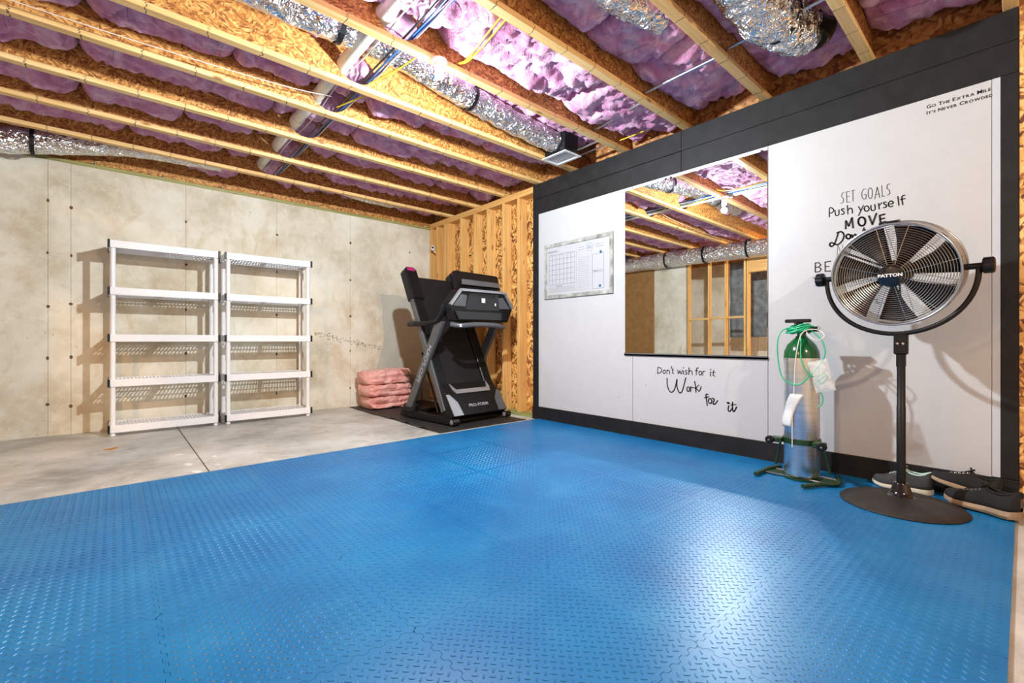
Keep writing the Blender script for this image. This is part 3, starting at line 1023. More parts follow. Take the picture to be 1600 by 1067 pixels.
# motor hood
def dq(x, y, z): return Mdk @ Vector((x, y, z))
b = MB(); b.smooth = 30
P = [dq(-.30, .30, .03), dq(.30, .30, .03), dq(.40, -.03, .15), dq(-.40, -.03, .15), dq(-.33, .26, .075), dq(.33, .26, .075)]
hood = MB()
tz = .10
hp = [(-.405, -.06, -.05), (.405, -.06, -.05), (.405, -.06, .125), (-.405, -.06, .125),
      (-.405, .17, -.05), (.405, .17, -.05), (.405, .21, .085), (-.405, .21, .085), (-.405, .36, .03), (.405, .36, .03)]
V = [dq(*q) for q in hp]
hood.add(V, [(0,1,2,3), (3,2,6,7), (7,6,9,8), (0,3,7,8,4), (1,5,9,6,2), (4,8,9,5), (0,4,5,1)])
hd = TP('motor_hood', hood, 'blackplastic')
md = hd.modifiers.new('b', 'BEVEL'); md.width = .012; md.segments = 2
def on_hood(x, t, lift=.002, upper=False):
    """point on the front face of the hood: t=0 bottom .. 1 top"""
    y0, z0, y1, z1 = (-.06, .125, .21, .085) if not upper else (.21, .085, .36, .03)
    return dq(x, y0 + (y1 - y0) * t, z0 + (z1 - z0) * t + lift)
nrm = Mdk.to_3x3() @ Vector((0, .15, 1)).normalized()
# silver bridge below the belt
b = MB(); b.prism([on_hood(-.27, .0, .003, True), on_hood(-.21, .42, .003, True), on_hood(-.16, .42, .003, True), on_hood(.16, .42, .003, True), on_hood(.21, .42, .003, True), on_hood(.27, 0.95, .003, True), on_hood(.27, .0, .003, True), on_hood(.23, .92, .003), on_hood(-.23, .92, .003)][:0] or
      [on_hood(-.28, .9, .003, True), on_hood(-.235, .32, .003, True), on_hood(.235, .32, .003, True), on_hood(.28, .9, .003, True), on_hood(.28, .35, .003, True), on_hood(.255, .98, .003), on_hood(-.255, .98, .003), on_hood(-.28, .35, .003, True)], nrm * .014)
TP('hood_trim', b, 'silver', hd)
for s in (-1, 1):
    b = MB(); b.prism([on_hood(s*.402, .02), on_hood(s*.27, .02), on_hood(s*.285, .6), on_hood(s*.36, .98), on_hood(s*.402, .98)] if s < 0 else
                      [on_hood(s*.402, .02), on_hood(s*.402, .98), on_hood(s*.36, .98), on_hood(s*.285, .6), on_hood(s*.27, .02)], nrm * .006)
    TP('corner_panel', b, 'silver' if s < 0 else 'greyplastic', hd)
text_part('lettering', 'PRO-FORM', .052, 'grey_letter', hd, frame_matrix(on_hood(0.0, .40, .006), (1, 0, 0), (on_hood(0, 1, 0) - on_hood(0, 0, 0))), .0008, .0005, 1.0, 1.15)
# console
cb = MB()
hexp = [(-.49, 1.30), (-.34, 1.475), (-.30, 1.495), (.30, 1.505), (.36, 1.475), (.49, 1.30), (.41, 1.14), (-.40, 1.14)]
cb.prism([(x, -.09, z) for x, z in hexp], (0, .16, 0))
con = TP('console', cb, 'blackplastic')
md = con.modifiers.new('b', 'BEVEL'); md.width = .012; md.segments = 2
b = MB()   # silver hexagonal rim above
rim = [(-.485, 1.315), (-.335, 1.49), (.30, 1.50), (.36, 1.485), (.485, 1.315)]
for (xa, za), (xb, zb) in zip(rim[:-1], rim[1:]):
    dx, dz = xb - xa, zb - za; l = math.hypot(dx, dz); nx_, nz_ = dz / l * .03, -dx / l * .03
    b.prism([(xa, -.112, za), (xb, -.112, zb), (xb + nx_ * .9, -.112, zb + nz_ * .9), (xa + nx_ * .9, -.112, za + nz_ * .9)], (0, .03, 0))
TP('console_rim', b, 'silver', con)
b = MB(); b.prism([(-.21, -.108, 1.445), (.22, -.108, 1.455), (.27, -.092, 1.275), (-.26, -.092, 1.265)], (0, .012, 0)); scn = TP('back_screen', b, 'blackgloss', con)
b = MB(); b.bbox((-.035, -.114, 1.35), (.015, -.108, 1.40), .001); TP('sticker', b, 'white_letter', scn, label='white square sticker')
b = MB(); b.bbox((.175, -.108, 1.325), (.195, -.104, 1.355), .001); TP('sticker', b, 'white_letter', scn, label='white square sticker')
for s in (-1, 1):
    b = MB(); b.prism([(s*.44, -.096, 1.30), (s*.26, -.096, 1.295), (s*.24, -.096, 1.42), (s*.32, -.096, 1.43)], (0, .005, 0)); TP('speaker_panel', b, 'greyplastic', con)
b = MB(); b.prism([(x, -.115, z) for x, z in ((-.42, 1.24), (.43, 1.245), (.38, 1.165), (-.37, 1.155))], (0, .03, 0)); TP('storage_tray', b, 'blackgloss', con)
# display rising behind the console
b = MB(); b.prism([(-.32, -.02, 1.50), (.35, -.02, 1.52), (.42, .10, 1.70), (.41, .10, 1.712), (-.24, .10, 1.715), (-.26, .10, 1.70)], (0, .045, .0)); ds = TP('display', b, 'blackplastic', con)
b = MB(); b.prism([(-.25, -.018, 1.545), (.33, -.018, 1.55), (.36, .022, 1.61), (-.22, .022, 1.61)], (0, -.01, .004)); TP('display_vent', b, 'greyplastic', ds)
# handrails going back from the console, grip and pulse bar
for s in (-1, 1):
    b = MB(); b.smooth = 50
    b.tube(smooth_pts([(s*.47, -.02, 1.32), (s*.46, .08, 1.20), (s*.455, .22, 1.13), (s*.455, .60, 1.12)]), [.03] * 7 + [.026] * 6, 12)
    hr = TP('handrail', b, 'blackplastic')
    b = MB(); b.smooth = 50; b.tube([(s*.455, .56, 1.12), (s*.455, .70, 1.118)], .031, 12); b.build('grip', 'rubber', hr, local=True)
b = MB(); b.smooth = 50
b.tube(smooth_pts([(-.40, -.02, 1.10), (-.34, -.11, 1.085), (-.15, -.13, 1.10), (.15, -.13, 1.10), (.30, -.11, 1.08), (.40, -.02, 1.09)]), .028, 12)
pb_ = TP('pulse_bar', b, 'greyplastic')
b = MB(); b.bbox((-.375, -.135, 1.07), (-.335, -.128, 1.10), .002); TP('sticker', b, 'white_letter', pb_, label='white square sticker')
b = MB(); b.smooth = 50; b.tube(smooth_pts([(-.43, .40, 1.10), (-.44, .38, 1.02), (-.43, .33, 1.0), (-.42, .30, 1.05)]), .004, 6); TP('safety_cord', b, 'cableblack')
for s in (-1, 1):   # lift strut
    b = MB(); b.smooth = 50; b.tube([(s*.33, .30, .10), (s*.33, .62, .78)], [.014, .011], 10); TP('lift_strut', b, 'blackgloss')
pc = MB(); pc.smooth = 50; pc.tube(smooth_pts([(2.82, 4.98, .50), (3.02, 5.25, .30), (3.25, 5.6, .06), (3.34, 5.9, .016), (3.45, 6.18, .016), (3.45, 6.24, .2)]), .005, 6)
pcb = pc.build('power_cord', 'cableblack')
tag(pcb, 'black power cord hanging down behind the treadmill', 'cord')

# ------------------------------------------------------------------ mirror
mr = empty('wall_mirror', (PX, 1.94, 0.79), label='large frameless mirror on the white panelling reflecting joists and studs', cat='mirror')
b = MB(); b.bbox((PX - .006, 1.30, .80), (PX + .0005, 2.585, 2.39), .0015); b.build('glass', 'mirror', mr)
b = MB(); b.box((PX - .012, 1.295, .785), (PX, 2.59, .80)); b.box((PX - .012, 1.295, .785), (PX - .0085, 2.59, .81)); b.build('bottom_channel', 'channel', mr)
for y, z in ((1.34, 2.385), (2.1, 2.388), (2.15, 2.388)):
    b = MB(); b.bbox((PX - .010, y - .008, z - .004), (PX, y + .008, z + .014), .002); b.build('mirror_clip', 'blackplastic', mr)

# ------------------------------------------------------------------ planner board
wbd = empty('planner_board', (PX, 3.2, 1.40), label='dry erase planner board in a weathered white wood frame', cat='whiteboard')
Y0, Y1, Z0, Z1 = 2.723, 3.682, 1.405, 2.03
fw = .042
b = MB(); b.box((PX - .008, Y0 + .02, Z0 + .02), (PX, Y1 - .02, Z1 - .02)); face = b.build('board_face', 'board', wbd)
for lo, hi in (((PX - .016, Y0, Z0), (PX, Y1, Z0 + fw)), ((PX - .016, Y0, Z1 - fw), (PX, Y1, Z1)), ((PX - .0162, Y0, Z0 + fw), (PX, Y0 + fw, Z1 - fw)), ((PX - .0162, Y1 - fw, Z0 + fw), (PX, Y1, Z1 - fw))):
    b = MB(); b.bbox(lo, hi, .003); b.build('frame_rail', 'whiteframe', wbd)
def bl(mb, ya, za, yb, zb, w=.0022):   # printed line on the board
    mb.box((PX - .0088, min(ya, yb) - w / 2, min(za, zb) - w / 2), (PX - .008, max(ya, yb) + w / 2, max(za, zb) + w / 2))
# board coordinates: u grows to the right (towards smaller y), v up
def U(u): return Y1 - fw - u
g = MB()
for k in range(8): bl(g, U(.03 + k * .055), 1.56, U(.03 + k * .055), 1.90)
for k in range(7): bl(g, U(.03), 1.56 + k * .0567, U(.415), 1.56 + k * .0567)
for k in range(7): bl(g, U(.03), 1.465 + k * .0105, U(.415), 1.465 + k * .0105, .001) if k else None
for k in range(17): bl(g, U(.46), 1.475 + k * .0215, U(.62), 1.475 + k * .0215, .0012)
for z in (1.47, 1.645, 1.66, 1.83): bl(g, U(.655), z, U(.80), z)
for u in (.655, .80): bl(g, U(u), 1.47, U(u), 1.83)
bl(g, U(.46), 1.905, U(.545), 1.905); bl(g, U(.46), 1.93, U(.545), 1.93); bl(g, U(.70), 1.93, U(.80), 1.93); bl(g, U(.70), 1.905, U(.80), 1.905)
for k in range(22): bl(g, U(.44), 1.47 + k * .02, U(.44), 1.476 + k * .02, .003)
g.build('printed_lines', 'ink', face)
ring = [(PX - .0084, U(.62) + .042 * math.cos(2*PI*k/24), 1.915 + .042 * math.sin(2*PI*k/24)) for k in range(24)]
b = MB(); b.tube(ring, .0011, 5, closed=True); b.build('printed_ring', 'teal', face)
def wall_text(txt, y, z, size, mat, parent, x=PX - .0083, **k):
    off = Vector((0, 0, 0)); q = parent
    while q: off += q.location; q = q.parent
    M = frame_matrix(Vector((x, y, z)) - off, (0, -1, 0), (0, 0, 1))
    return text_part('lettering', txt, size, mat, parent, M, **k)
wall_text('MONTH:', U(.09), 1.935, .035, 'ink', face, depth=.0003, spacing=1.2)
wall_text('NOTES', U(.19), 1.54, .022, 'ink', face, depth=.0003, spacing=1.2)
wall_text('DAILY\nHABITS', U(.62), 1.915, .018, 'teal', face, depth=.0003)
wall_text('GOALS', U(.70), 1.652, .014, 'ink', face, depth=.0003)
for k, dname in enumerate('SMTWTFS'): wall_text(dname, U(.0575 + k * .055), 1.888, .018, 'ink', face, depth=.0003)
for u, z, r in ((.765, 1.845, .013), (.755, 1.497, .013)):
    b = MB(); b.lathe([(0, .007), (r * .8, .007), (r, .004), (r, 0)], 20, Matrix.Translation((PX - .009, U(u), z)) @ Matrix.Rotation(-PI / 2, 4, 'Y'))
    tag(b.build('round_magnet', 'teal'), 'round teal magnet at the %s right corner of the planner board' % ('upper' if z > 1.6 else 'lower'), 'magnet', 'teal magnets on the planner board')
for y in (3.57, 2.87):
    b = MB(); b.lathe([(0, .003), (.005, .002), (.006, 0)], 8, Matrix.Translation((PX - .0162, y, Z1 - .02)) @ Matrix.Rotation(-PI / 2, 4, 'Y')); b.build('screw', 'vinyl', wbd)

# ------------------------------------------------------------------ vinyl lettering on the panelling
STROKES={
'WISH':[[0.0029,[[2.232,0.683],[2.234,0.628]]],[0.0029,[[2.232,0.683],[2.208,0.681],[2.193,0.663],[2.2,0.641],[2.234,0.627]]],[0.0029,[[2.155,0.647],[2.156,0.64],[2.16,0.634],[2.165,0.63],[2.17,0.63],[2.176,0.633],[2.179,0.638],[2.18,0.645],[2.179,0.652],[2.176,0.658],[2.17,0.661],[2.165,0.662],[2.16,0.659],[2.156,0.653],[2.155,0.647]]],[0.0029,[[2.141,0.662],[2.141,0.629]]],[0.0029,[[2.141,0.655],[2.128,0.662],[2.115,0.656],[2.114,0.629]]],[0.0029,[[2.094,0.697],[2.1,0.678]]],[0.0029,[[2.084,0.684],[2.087,0.639],[2.075,0.634]]],[0.0023,[[2.094,0.668],[2.074,0.667]]],[0.0029,[[2.038,0.669],[2.028,0.635],[2.016,0.664],[2.005,0.635],[1.993,0.667]]],[0.0029,[[1.983,0.666],[1.984,0.634]]],[0.0034,[[1.982,0.692],[1.983,0.688]]],[0.0029,[[1.949,0.668],[1.962,0.667],[1.964,0.656],[1.951,0.65],[1.953,0.637],[1.968,0.636]]],[0.0034,[[1.931,0.693],[1.934,0.635]]],[0.0029,[[1.932,0.658],[1.918,0.669],[1.905,0.663],[1.903,0.635]]],[0.0029,[[1.846,0.694],[1.859,0.694],[1.864,0.682],[1.866,0.635]]],[0.0023,[[1.875,0.671],[1.85,0.671]]],[0.0029,[[1.818,0.652],[1.819,0.645],[1.823,0.639],[1.828,0.636],[1.834,0.636],[1.839,0.638],[1.842,0.644],[1.843,0.651],[1.842,0.658],[1.839,0.664],[1.834,0.668],[1.828,0.668],[1.823,0.665],[1.819,0.659],[1.818,0.652]]],[0.0029,[[1.808,0.668],[1.808,0.634]]],[0.0029,[[1.808,0.66],[1.799,0.67],[1.789,0.669]]],[0.0034,[[1.741,0.668],[1.742,0.632]]],[0.0034,[[1.74,0.688],[1.741,0.684]]],[0.0029,[[1.715,0.683],[1.721,0.639],[1.705,0.633]]],[0.0023,[[1.727,0.665],[1.703,0.665]]]],
'WORK':[[0.0046,[[2.139,0.587],[2.137,0.528],[2.118,0.478],[2.094,0.466],[2.071,0.486],[2.054,0.534],[2.043,0.585],[2.044,0.527],[2.029,0.479],[2.01,0.466],[1.992,0.489],[1.977,0.54],[1.96,0.604]]],[0.004,[[1.926,0.507],[1.927,0.498],[1.931,0.491],[1.936,0.487],[1.941,0.487],[1.946,0.49],[1.95,0.497],[1.951,0.505],[1.95,0.514],[1.946,0.521],[1.941,0.525],[1.936,0.525],[1.931,0.522],[1.927,0.515],[1.926,0.507]]],[0.004,[[1.918,0.529],[1.915,0.509],[1.917,0.485]]],[0.0034,[[1.916,0.511],[1.909,0.524],[1.898,0.526],[1.892,0.519]]],[0.0046,[[1.88,0.576],[1.871,0.533],[1.869,0.485]]],[0.0034,[[1.871,0.516],[1.843,0.549]]],[0.004,[[1.882,0.522],[1.857,0.51],[1.839,0.496],[1.822,0.537]]]],
'FOR':[[0.0046,[[1.763,0.474],[1.773,0.478],[1.781,0.469],[1.778,0.439],[1.77,0.382]]],[0.004,[[1.794,0.445],[1.757,0.456]]],[0.0046,[[1.731,0.423],[1.732,0.414],[1.736,0.407],[1.742,0.402],[1.749,0.402],[1.755,0.405],[1.759,0.412],[1.761,0.42],[1.759,0.429],[1.755,0.437],[1.749,0.441],[1.742,0.442],[1.736,0.438],[1.732,0.432],[1.731,0.423]]],[0.0046,[[1.727,0.447],[1.71,0.439],[1.721,0.403],[1.705,0.4],[1.682,0.431]]]],
'ITT':[[0.008,[[1.601,0.421],[1.591,0.42]]],[0.0046,[[1.592,0.398],[1.597,0.365],[1.584,0.353],[1.565,0.381]]],[0.0052,[[1.562,0.43],[1.562,0.375],[1.55,0.356],[1.531,0.395]]],[0.0034,[[1.578,0.406],[1.534,0.416]]]],
'GOALS':[[0.0026,[[0.815,1.947],[0.829,1.944],[0.832,1.92],[0.821,1.904],[0.822,1.88],[0.837,1.875]]],[0.0026,[[0.787,1.946],[0.804,1.946],[0.802,1.875],[0.784,1.874]]],[0.0026,[[0.803,1.913],[0.788,1.912]]],[0.0026,[[0.781,1.947],[0.757,1.947]]],[0.0026,[[0.768,1.945],[0.767,1.875]]],[0.0026,[[0.696,1.939],[0.709,1.943],[0.719,1.925],[0.719,1.893],[0.709,1.873],[0.698,1.876],[0.696,1.903],[0.707,1.904]]],[0.0026,[[0.663,1.903],[0.664,1.888],[0.667,1.876],[0.672,1.87],[0.677,1.872],[0.682,1.88],[0.685,1.893],[0.686,1.909],[0.685,1.924],[0.682,1.936],[0.677,1.942],[0.672,1.94],[0.667,1.932],[0.664,1.919],[0.663,1.903]]],[0.0026,[[0.651,1.864],[0.638,1.938],[0.625,1.866]]],[0.0026,[[0.647,1.891],[0.628,1.891]]],[0.0026,[[0.615,1.942],[0.612,1.869],[0.598,1.87]]],[0.0026,[[0.573,1.942],[0.587,1.939],[0.589,1.918],[0.576,1.901],[0.574,1.878],[0.588,1.871]]]],
'PUSH':[[0.0043,[[0.902,1.795],[0.902,1.856],[0.886,1.854],[0.877,1.836],[0.886,1.822],[0.902,1.822]]],[0.0043,[[0.869,1.835],[0.867,1.804],[0.858,1.796],[0.847,1.802],[0.847,1.833]]],[0.0043,[[0.817,1.833],[0.829,1.836],[0.831,1.827],[0.818,1.813],[0.819,1.799],[0.833,1.8]]],[0.0043,[[0.799,1.852],[0.796,1.794]]],[0.0043,[[0.796,1.819],[0.785,1.831],[0.773,1.822],[0.771,1.794]]],[0.0043,[[0.737,1.831],[0.724,1.799]]],[0.0043,[[0.711,1.833],[0.737,1.771]]],[0.0043,[[0.681,1.805],[0.682,1.798],[0.686,1.793],[0.691,1.79],[0.697,1.792],[0.702,1.796],[0.705,1.803],[0.707,1.811],[0.705,1.818],[0.702,1.824],[0.697,1.826],[0.691,1.825],[0.686,1.82],[0.682,1.813],[0.681,1.805]]],[0.0043,[[0.671,1.824],[0.67,1.797],[0.661,1.788],[0.649,1.795],[0.651,1.825]]],[0.0043,[[0.631,1.828],[0.628,1.792]]],[0.0043,[[0.628,1.816],[0.615,1.829]]],[0.0043,[[0.592,1.827],[0.602,1.83],[0.605,1.821],[0.592,1.809],[0.593,1.796],[0.606,1.795]]],[0.0043,[[0.58,1.811],[0.558,1.812],[0.56,1.824],[0.571,1.83],[0.581,1.817],[0.579,1.8],[0.568,1.793],[0.558,1.797]]],[0.0043,[[0.534,1.849],[0.529,1.794]]],[0.0043,[[0.5,1.85],[0.509,1.85],[0.515,1.838],[0.51,1.793]]],[0.0043,[[0.52,1.828],[0.499,1.829]]]],
'MOVE':[[0.0095,[[0.808,1.696],[0.807,1.749],[0.791,1.711],[0.773,1.763],[0.767,1.696]]],[0.0095,[[0.7,1.724],[0.702,1.711],[0.707,1.702],[0.715,1.698],[0.724,1.7],[0.732,1.707],[0.737,1.718],[0.739,1.731],[0.737,1.744],[0.732,1.753],[0.724,1.757],[0.715,1.755],[0.707,1.748],[0.702,1.737],[0.7,1.724]]],[0.0095,[[0.681,1.756],[0.663,1.698],[0.643,1.764]]],[0.0095,[[0.601,1.751],[0.625,1.748],[0.621,1.698],[0.596,1.703]]],[0.0086,[[0.623,1.724],[0.602,1.725]]]],
'DONT':[[0.0069,[[0.849,1.678],[0.872,1.603],[0.891,1.587],[0.901,1.603],[0.888,1.614],[0.855,1.593],[0.826,1.62],[0.818,1.656],[0.834,1.68],[0.858,1.676]]],[0.0069,[[0.781,1.637],[0.782,1.631],[0.785,1.626],[0.791,1.624],[0.796,1.625],[0.801,1.629],[0.805,1.635],[0.806,1.642],[0.805,1.648],[0.801,1.653],[0.796,1.655],[0.791,1.654],[0.785,1.65],[0.782,1.644],[0.781,1.637]]],[0.0069,[[0.773,1.648],[0.767,1.614]]],[0.0069,[[0.77,1.635],[0.755,1.649],[0.744,1.623]]],[0.0052,[[0.708,1.683],[0.714,1.664]]],[0.006,[[0.703,1.672],[0.701,1.632],[0.692,1.634]]]],
'NOEX':[[0.0017,[[0.858,1.513],[0.853,1.591],[0.829,1.513],[0.826,1.591]]],[0.0017,[[0.782,1.539],[0.783,1.526],[0.788,1.516],[0.794,1.51],[0.8,1.511],[0.806,1.518],[0.81,1.53],[0.812,1.544],[0.81,1.557],[0.806,1.567],[0.8,1.572],[0.794,1.571],[0.788,1.564],[0.783,1.553],[0.782,1.539]]],[0.0017,[[0.695,1.542],[0.696,1.535],[0.7,1.529],[0.705,1.527],[0.711,1.527],[0.716,1.532],[0.719,1.538],[0.721,1.546],[0.719,1.554],[0.716,1.559],[0.711,1.562],[0.705,1.561],[0.7,1.557],[0.696,1.55],[0.695,1.542]]],[0.0017,[[0.663,1.541],[0.664,1.534],[0.668,1.528],[0.673,1.526],[0.679,1.527],[0.684,1.531],[0.687,1.537],[0.689,1.545],[0.687,1.553],[0.684,1.558],[0.679,1.561],[0.673,1.56],[0.668,1.556],[0.664,1.549],[0.663,1.541]]],[0.0017,[[0.632,1.517],[0.633,1.509],[0.637,1.503],[0.642,1.5],[0.647,1.501],[0.652,1.505],[0.656,1.512],[0.657,1.521],[0.656,1.529],[0.652,1.535],[0.647,1.538],[0.642,1.537],[0.637,1.532],[0.633,1.525],[0.632,1.517]]],[0.0026,[[0.701,1.198],[0.676,1.212],[0.685,1.181],[0.663,1.2],[0.638,1.202],[0.644,1.178],[0.517,1.167]]],[0.0026,[[0.398,1.215],[0.376,1.228],[0.339,1.221],[0.323,1.202],[0.339,1.181],[0.366,1.19],[0.35,1.211]]]],
'BE':[[0.006,[[0.987,1.419],[0.987,1.484],[0.965,1.483],[0.953,1.466],[0.965,1.453],[0.985,1.452]]],[0.006,[[0.965,1.453],[0.95,1.435],[0.963,1.419],[0.987,1.419]]],[0.006,[[0.895,1.485],[0.927,1.483],[0.927,1.418],[0.895,1.417]]],[0.0052,[[0.927,1.45],[0.904,1.45]]]],
'YOUR':[[0.0026,[[1.002,1.386],[0.98,1.354],[0.954,1.386]]],[0.0026,[[0.98,1.354],[0.98,1.324]]],[0.0026,[[0.991,1.323],[0.969,1.323]]],[0.0026,[[0.81,1.42],[0.797,1.385]]],[0.0035,[[0.757,1.373],[0.773,1.379],[0.787,1.351],[0.773,1.325],[0.755,1.332]]],[0.0035,[[0.706,1.351],[0.708,1.34],[0.713,1.332],[0.72,1.327],[0.728,1.328],[0.735,1.334],[0.74,1.343],[0.742,1.355],[0.74,1.366],[0.735,1.374],[0.728,1.379],[0.72,1.378],[0.713,1.372],[0.708,1.362],[0.706,1.351]]],[0.0035,[[0.666,1.371],[0.685,1.377],[0.698,1.354],[0.685,1.329],[0.666,1.333]]],[0.0035,[[0.648,1.345],[0.638,1.368],[0.632,1.347]]]],
}

def ribbon(strokes, x=PX + .0003, rough=True):
    mb = MB(); th = .0012
    for w, pts in strokes:
        P = [Vector((0, q[0], q[1])) for q in pts]
        if len(P) >= 4 and rough: P = smooth_pts(P, 3)
        h = w / 2
        for i in range(len(P) - 1):
            a, c = P[i], P[i + 1]
            if (c - a).length < 1e-6: continue
            d = (c - a).normalized(); nn = Vector((0, -d.z, d.y)) * h
            mb.prism([(x, (a + nn).y, (a + nn).z), (x, (c + nn).y, (c + nn).z), (x, (c - nn).y, (c - nn).z), (x, (a - nn).y, (a - nn).z)], (-th, 0, 0))
        for q in P:
            mb.prism([(x, q.y + h * math.cos(k * PI / 4 + .39), q.z + h * math.sin(k * PI / 4 + .39)) for k in range(8)], (-th, 0, 0))
    return mb
for key, label, rough in (('WISH', 'black lettering reading Don\'t wish for it under the mirror', True),
    ('WORK', 'black brush lettering reading Work under the mirror', True),
    ('FOR', 'black brush lettering reading for, below the word Work', True),
    ('ITT', 'black brush lettering reading it, lowest word under the mirror', True),
    ('GOALS', 'thin black lettering reading SET GOALS above the fan', False),
    ('PUSH', 'black lettering reading Push yourself above the fan', True),
    ('MOVE', 'heavy black lettering reading MOVE just above the fan', False),
    ('DONT', 'black script lettering reading Don\'t, partly hidden by the fan', True),
    ('NOEX', 'thin black lettering starting with N, mostly hidden behind the fan', False),
    ('BE', 'black lettering reading BE left of the fan', False),
    ('YOUR', 'thin black lettering starting with Y left of the fan and running behind it', False)):
    o = ribbon([(w * {'WISH': 2.3, 'WORK': 2.1, 'FOR': 2.1, 'ITT': 2.0, 'PUSH': 1.5, 'DONT': 1.4, 'GOALS': 1.2, 'MOVE': 1.15, 'BE': 1.15}.get(key, 1.0), p) for w, p in STROKES[key]], rough=rough).build('wall_lettering', 'vinyl')
    tag(o, label, 'lettering', 'vinyl words on the white panelling')
def small_caps(words, y0, z, big, small):
    root = empty('wall_lettering', (PX, y0, z))
    y = y0
    for wd in words:
        for i, ch in enumerate(wd):
            s_ = big if i == 0 else small
            me = text_mesh(ch, s_, .0006, .0004)
            xs = [v.co.x for v in me.vertices]; ys = [v.co.y for v in me.vertices]
            if not xs: continue
            w_ = (max(xs) - min(xs)) * 1.05
            me.transform(Matrix.Translation((-min(xs), -min(ys), 0)))
            me.transform(Matrix.Diagonal((1.05, 1, 1, 1)))
            me.transform(frame_matrix((-.0002, y - y0, .01 if ch == "'" and 0 else 0), (0, -1, 0), (0, 0, 1)))
            if ch == "'": me.transform(Matrix.Translation((0, 0, small * .5)))
            me.materials.append(MT['vinyl']); me.name = 'letter'
            o = bpy.data.objects.new('letter', me); COL.objects.link(o); o.parent = root
            y -= w_ + .0034
        y -= .008
    return root
tag(small_caps(['GO', 'THE', 'EXTRA', 'MILE'], .398, 2.358, .0295, .0228), 'black small-caps lettering reading Go the extra mile in the panel corner', 'lettering', 'vinyl words on the white panelling')
tag(small_caps(["IT'S", 'NEVER', 'CROWDED'], .398, 2.322, .0285, .0218), 'black small-caps lettering reading It\'s never crowded in the panel corner', 'lettering', 'vinyl words on the white panelling')

# ------------------------------------------------------------------ pedestal fan
FX, FY = 3.30, 0.455
fan = empty('pedestal_fan', (FX, FY, FT), label='black pedestal fan with a round wire guard in front of the lettering', cat='fan')
def FP(name, mb, mat, parent=None, **k): return mb.build(name, mat, parent or fan, local=True, **k)
b = MB(); b.smooth = 50
seg = 72; prof = [(.275, 0.0), (.278, .006), (.272, .012), (.23, .026), (.15, .042), (.07, .054), (.055, .056)]
vs = []
for r, z in prof:
    for k in range(seg):
        a = 2 * PI * k / seg
        cre = 0.004 * max(0, math.cos(a * 6)) ** 12 * math.sin(min(1, max(0, (r - .06) / .2)) * PI)
        vs.append((r * math.cos(a), r * math.sin(a), z + cre))
fs = [(i*seg+k, i*seg+(k+1) % seg, (i+1)*seg+(k+1) % seg, (i+1)*seg+k) for i in range(len(prof)-1) for k in range(seg)]
fs += [tuple(range(seg))[::-1], tuple((len(prof)-1)*seg+k for k in range(seg))]
b.add(vs, fs)
MT['dustymetal'] = plain('dusty_black_metal', (0.026, 0.022, 0.019), 0.5, 0.2, 0.35)
bs = FP('base', b, 'dustymetal')
b = MB(); b.smooth = 50; b.lathe([(.075, .052), (.06, .058), (.045, .08), (.036, .12), (.032, .125), (.0, .125)], 28); FP('pole_collar', b, 'blackgloss')
b = MB(); b.smooth = 50; b.lathe([(.0205, .08), (.0205, .55), (.019, .552), (.019, .86)], 24); FP('pole', b, 'blackplastic')
b = MB(); b.smooth = 30; b.bbox((-.025, -.03, .84), (.025, .03, .955), .006); b.bbox((-.018, -.02, .77), (.018, .02, .85), .004)
hd_ = FP('yoke_bracket', b, 'blackplastic')
b = MB(); b.lathe([(0, .006), (.006, .005), (.008, 0)], 10, Matrix.Translation((-.025, .012, .90)) @ Matrix.Rotation(-PI / 2, 4, 'Y')); b.build('bolt', 'galv', hd_, local=True)
b = MB(); b.lathe([(0, .006), (.006, .005), (.008, 0)], 10, Matrix.Translation((-.025, -.012, .90)) @ Matrix.Rotation(-PI / 2, 4, 'Y')); b.build('bolt', 'galv', hd_, local=True)
yaw, pit = 3.09, -0.223
zc = 1.308 - FT
nn = Vector((math.cos(pit) * math.cos(yaw), math.cos(pit) * math.sin(yaw), math.sin(pit)))
aa = Vector((-math.sin(yaw), math.cos(yaw), 0))     # along the pivot axis
uu = nn.cross(aa)
if uu.z < 0: uu = -uu; 
PC = Vector((0.0, .025, zc))
RY = .33
b = MB(); b.smooth = 60
pts = []
for k in range(33):
    t = PI * k / 32
    pts.append(PC + aa * (-RY * math.cos(t)) + Vector((0, 0, -1)) * (RY * 1.03 * math.sin(t) ** .9))
b.tube(pts, .0125, 12); yk = FP('yoke', b, 'blackplastic')
# head frame: X along pivot axis, Y up, Z forward
Mh = Matrix(((aa.x, uu.x, nn.x, PC.x), (aa.y, uu.y, nn.y, PC.y), (aa.z, uu.z, nn.z, PC.z), (0, 0, 0, 1)))
if Mh.to_3x3().determinant() < 0:
    Mh = Matrix(((-aa.x, uu.x, nn.x, PC.x), (-aa.y, uu.y, nn.y, PC.y), (-aa.z, uu.z, nn.z, PC.z), (0, 0, 0, 1)))
RD = .278; ZF, ZB = .082, -.105
def hp_(x, y, z): return Mh @ Vector((x, y, z))
b = MB(); b.smooth = 40
b.lathe([(RD - .006, ZF - .004), (RD - .001, ZF), (RD - .001, ZB), (RD - .006, ZB + .002), (RD - .004, ZB + .004), (RD - .004, ZF - .006)], 72, Mh, close=False)
drum = FP('drum', b, 'fansteel')
for z_ in (ZF - .002, ZB + .002):
    b = MB(); b.smooth = 60
    b.tube([hp_(RD * math.cos(2*PI*k/72), RD * math.sin(2*PI*k/72), z_) for k in range(72)], .0062, 8, closed=True); FP('rim_band', b, 'fanring', drum)
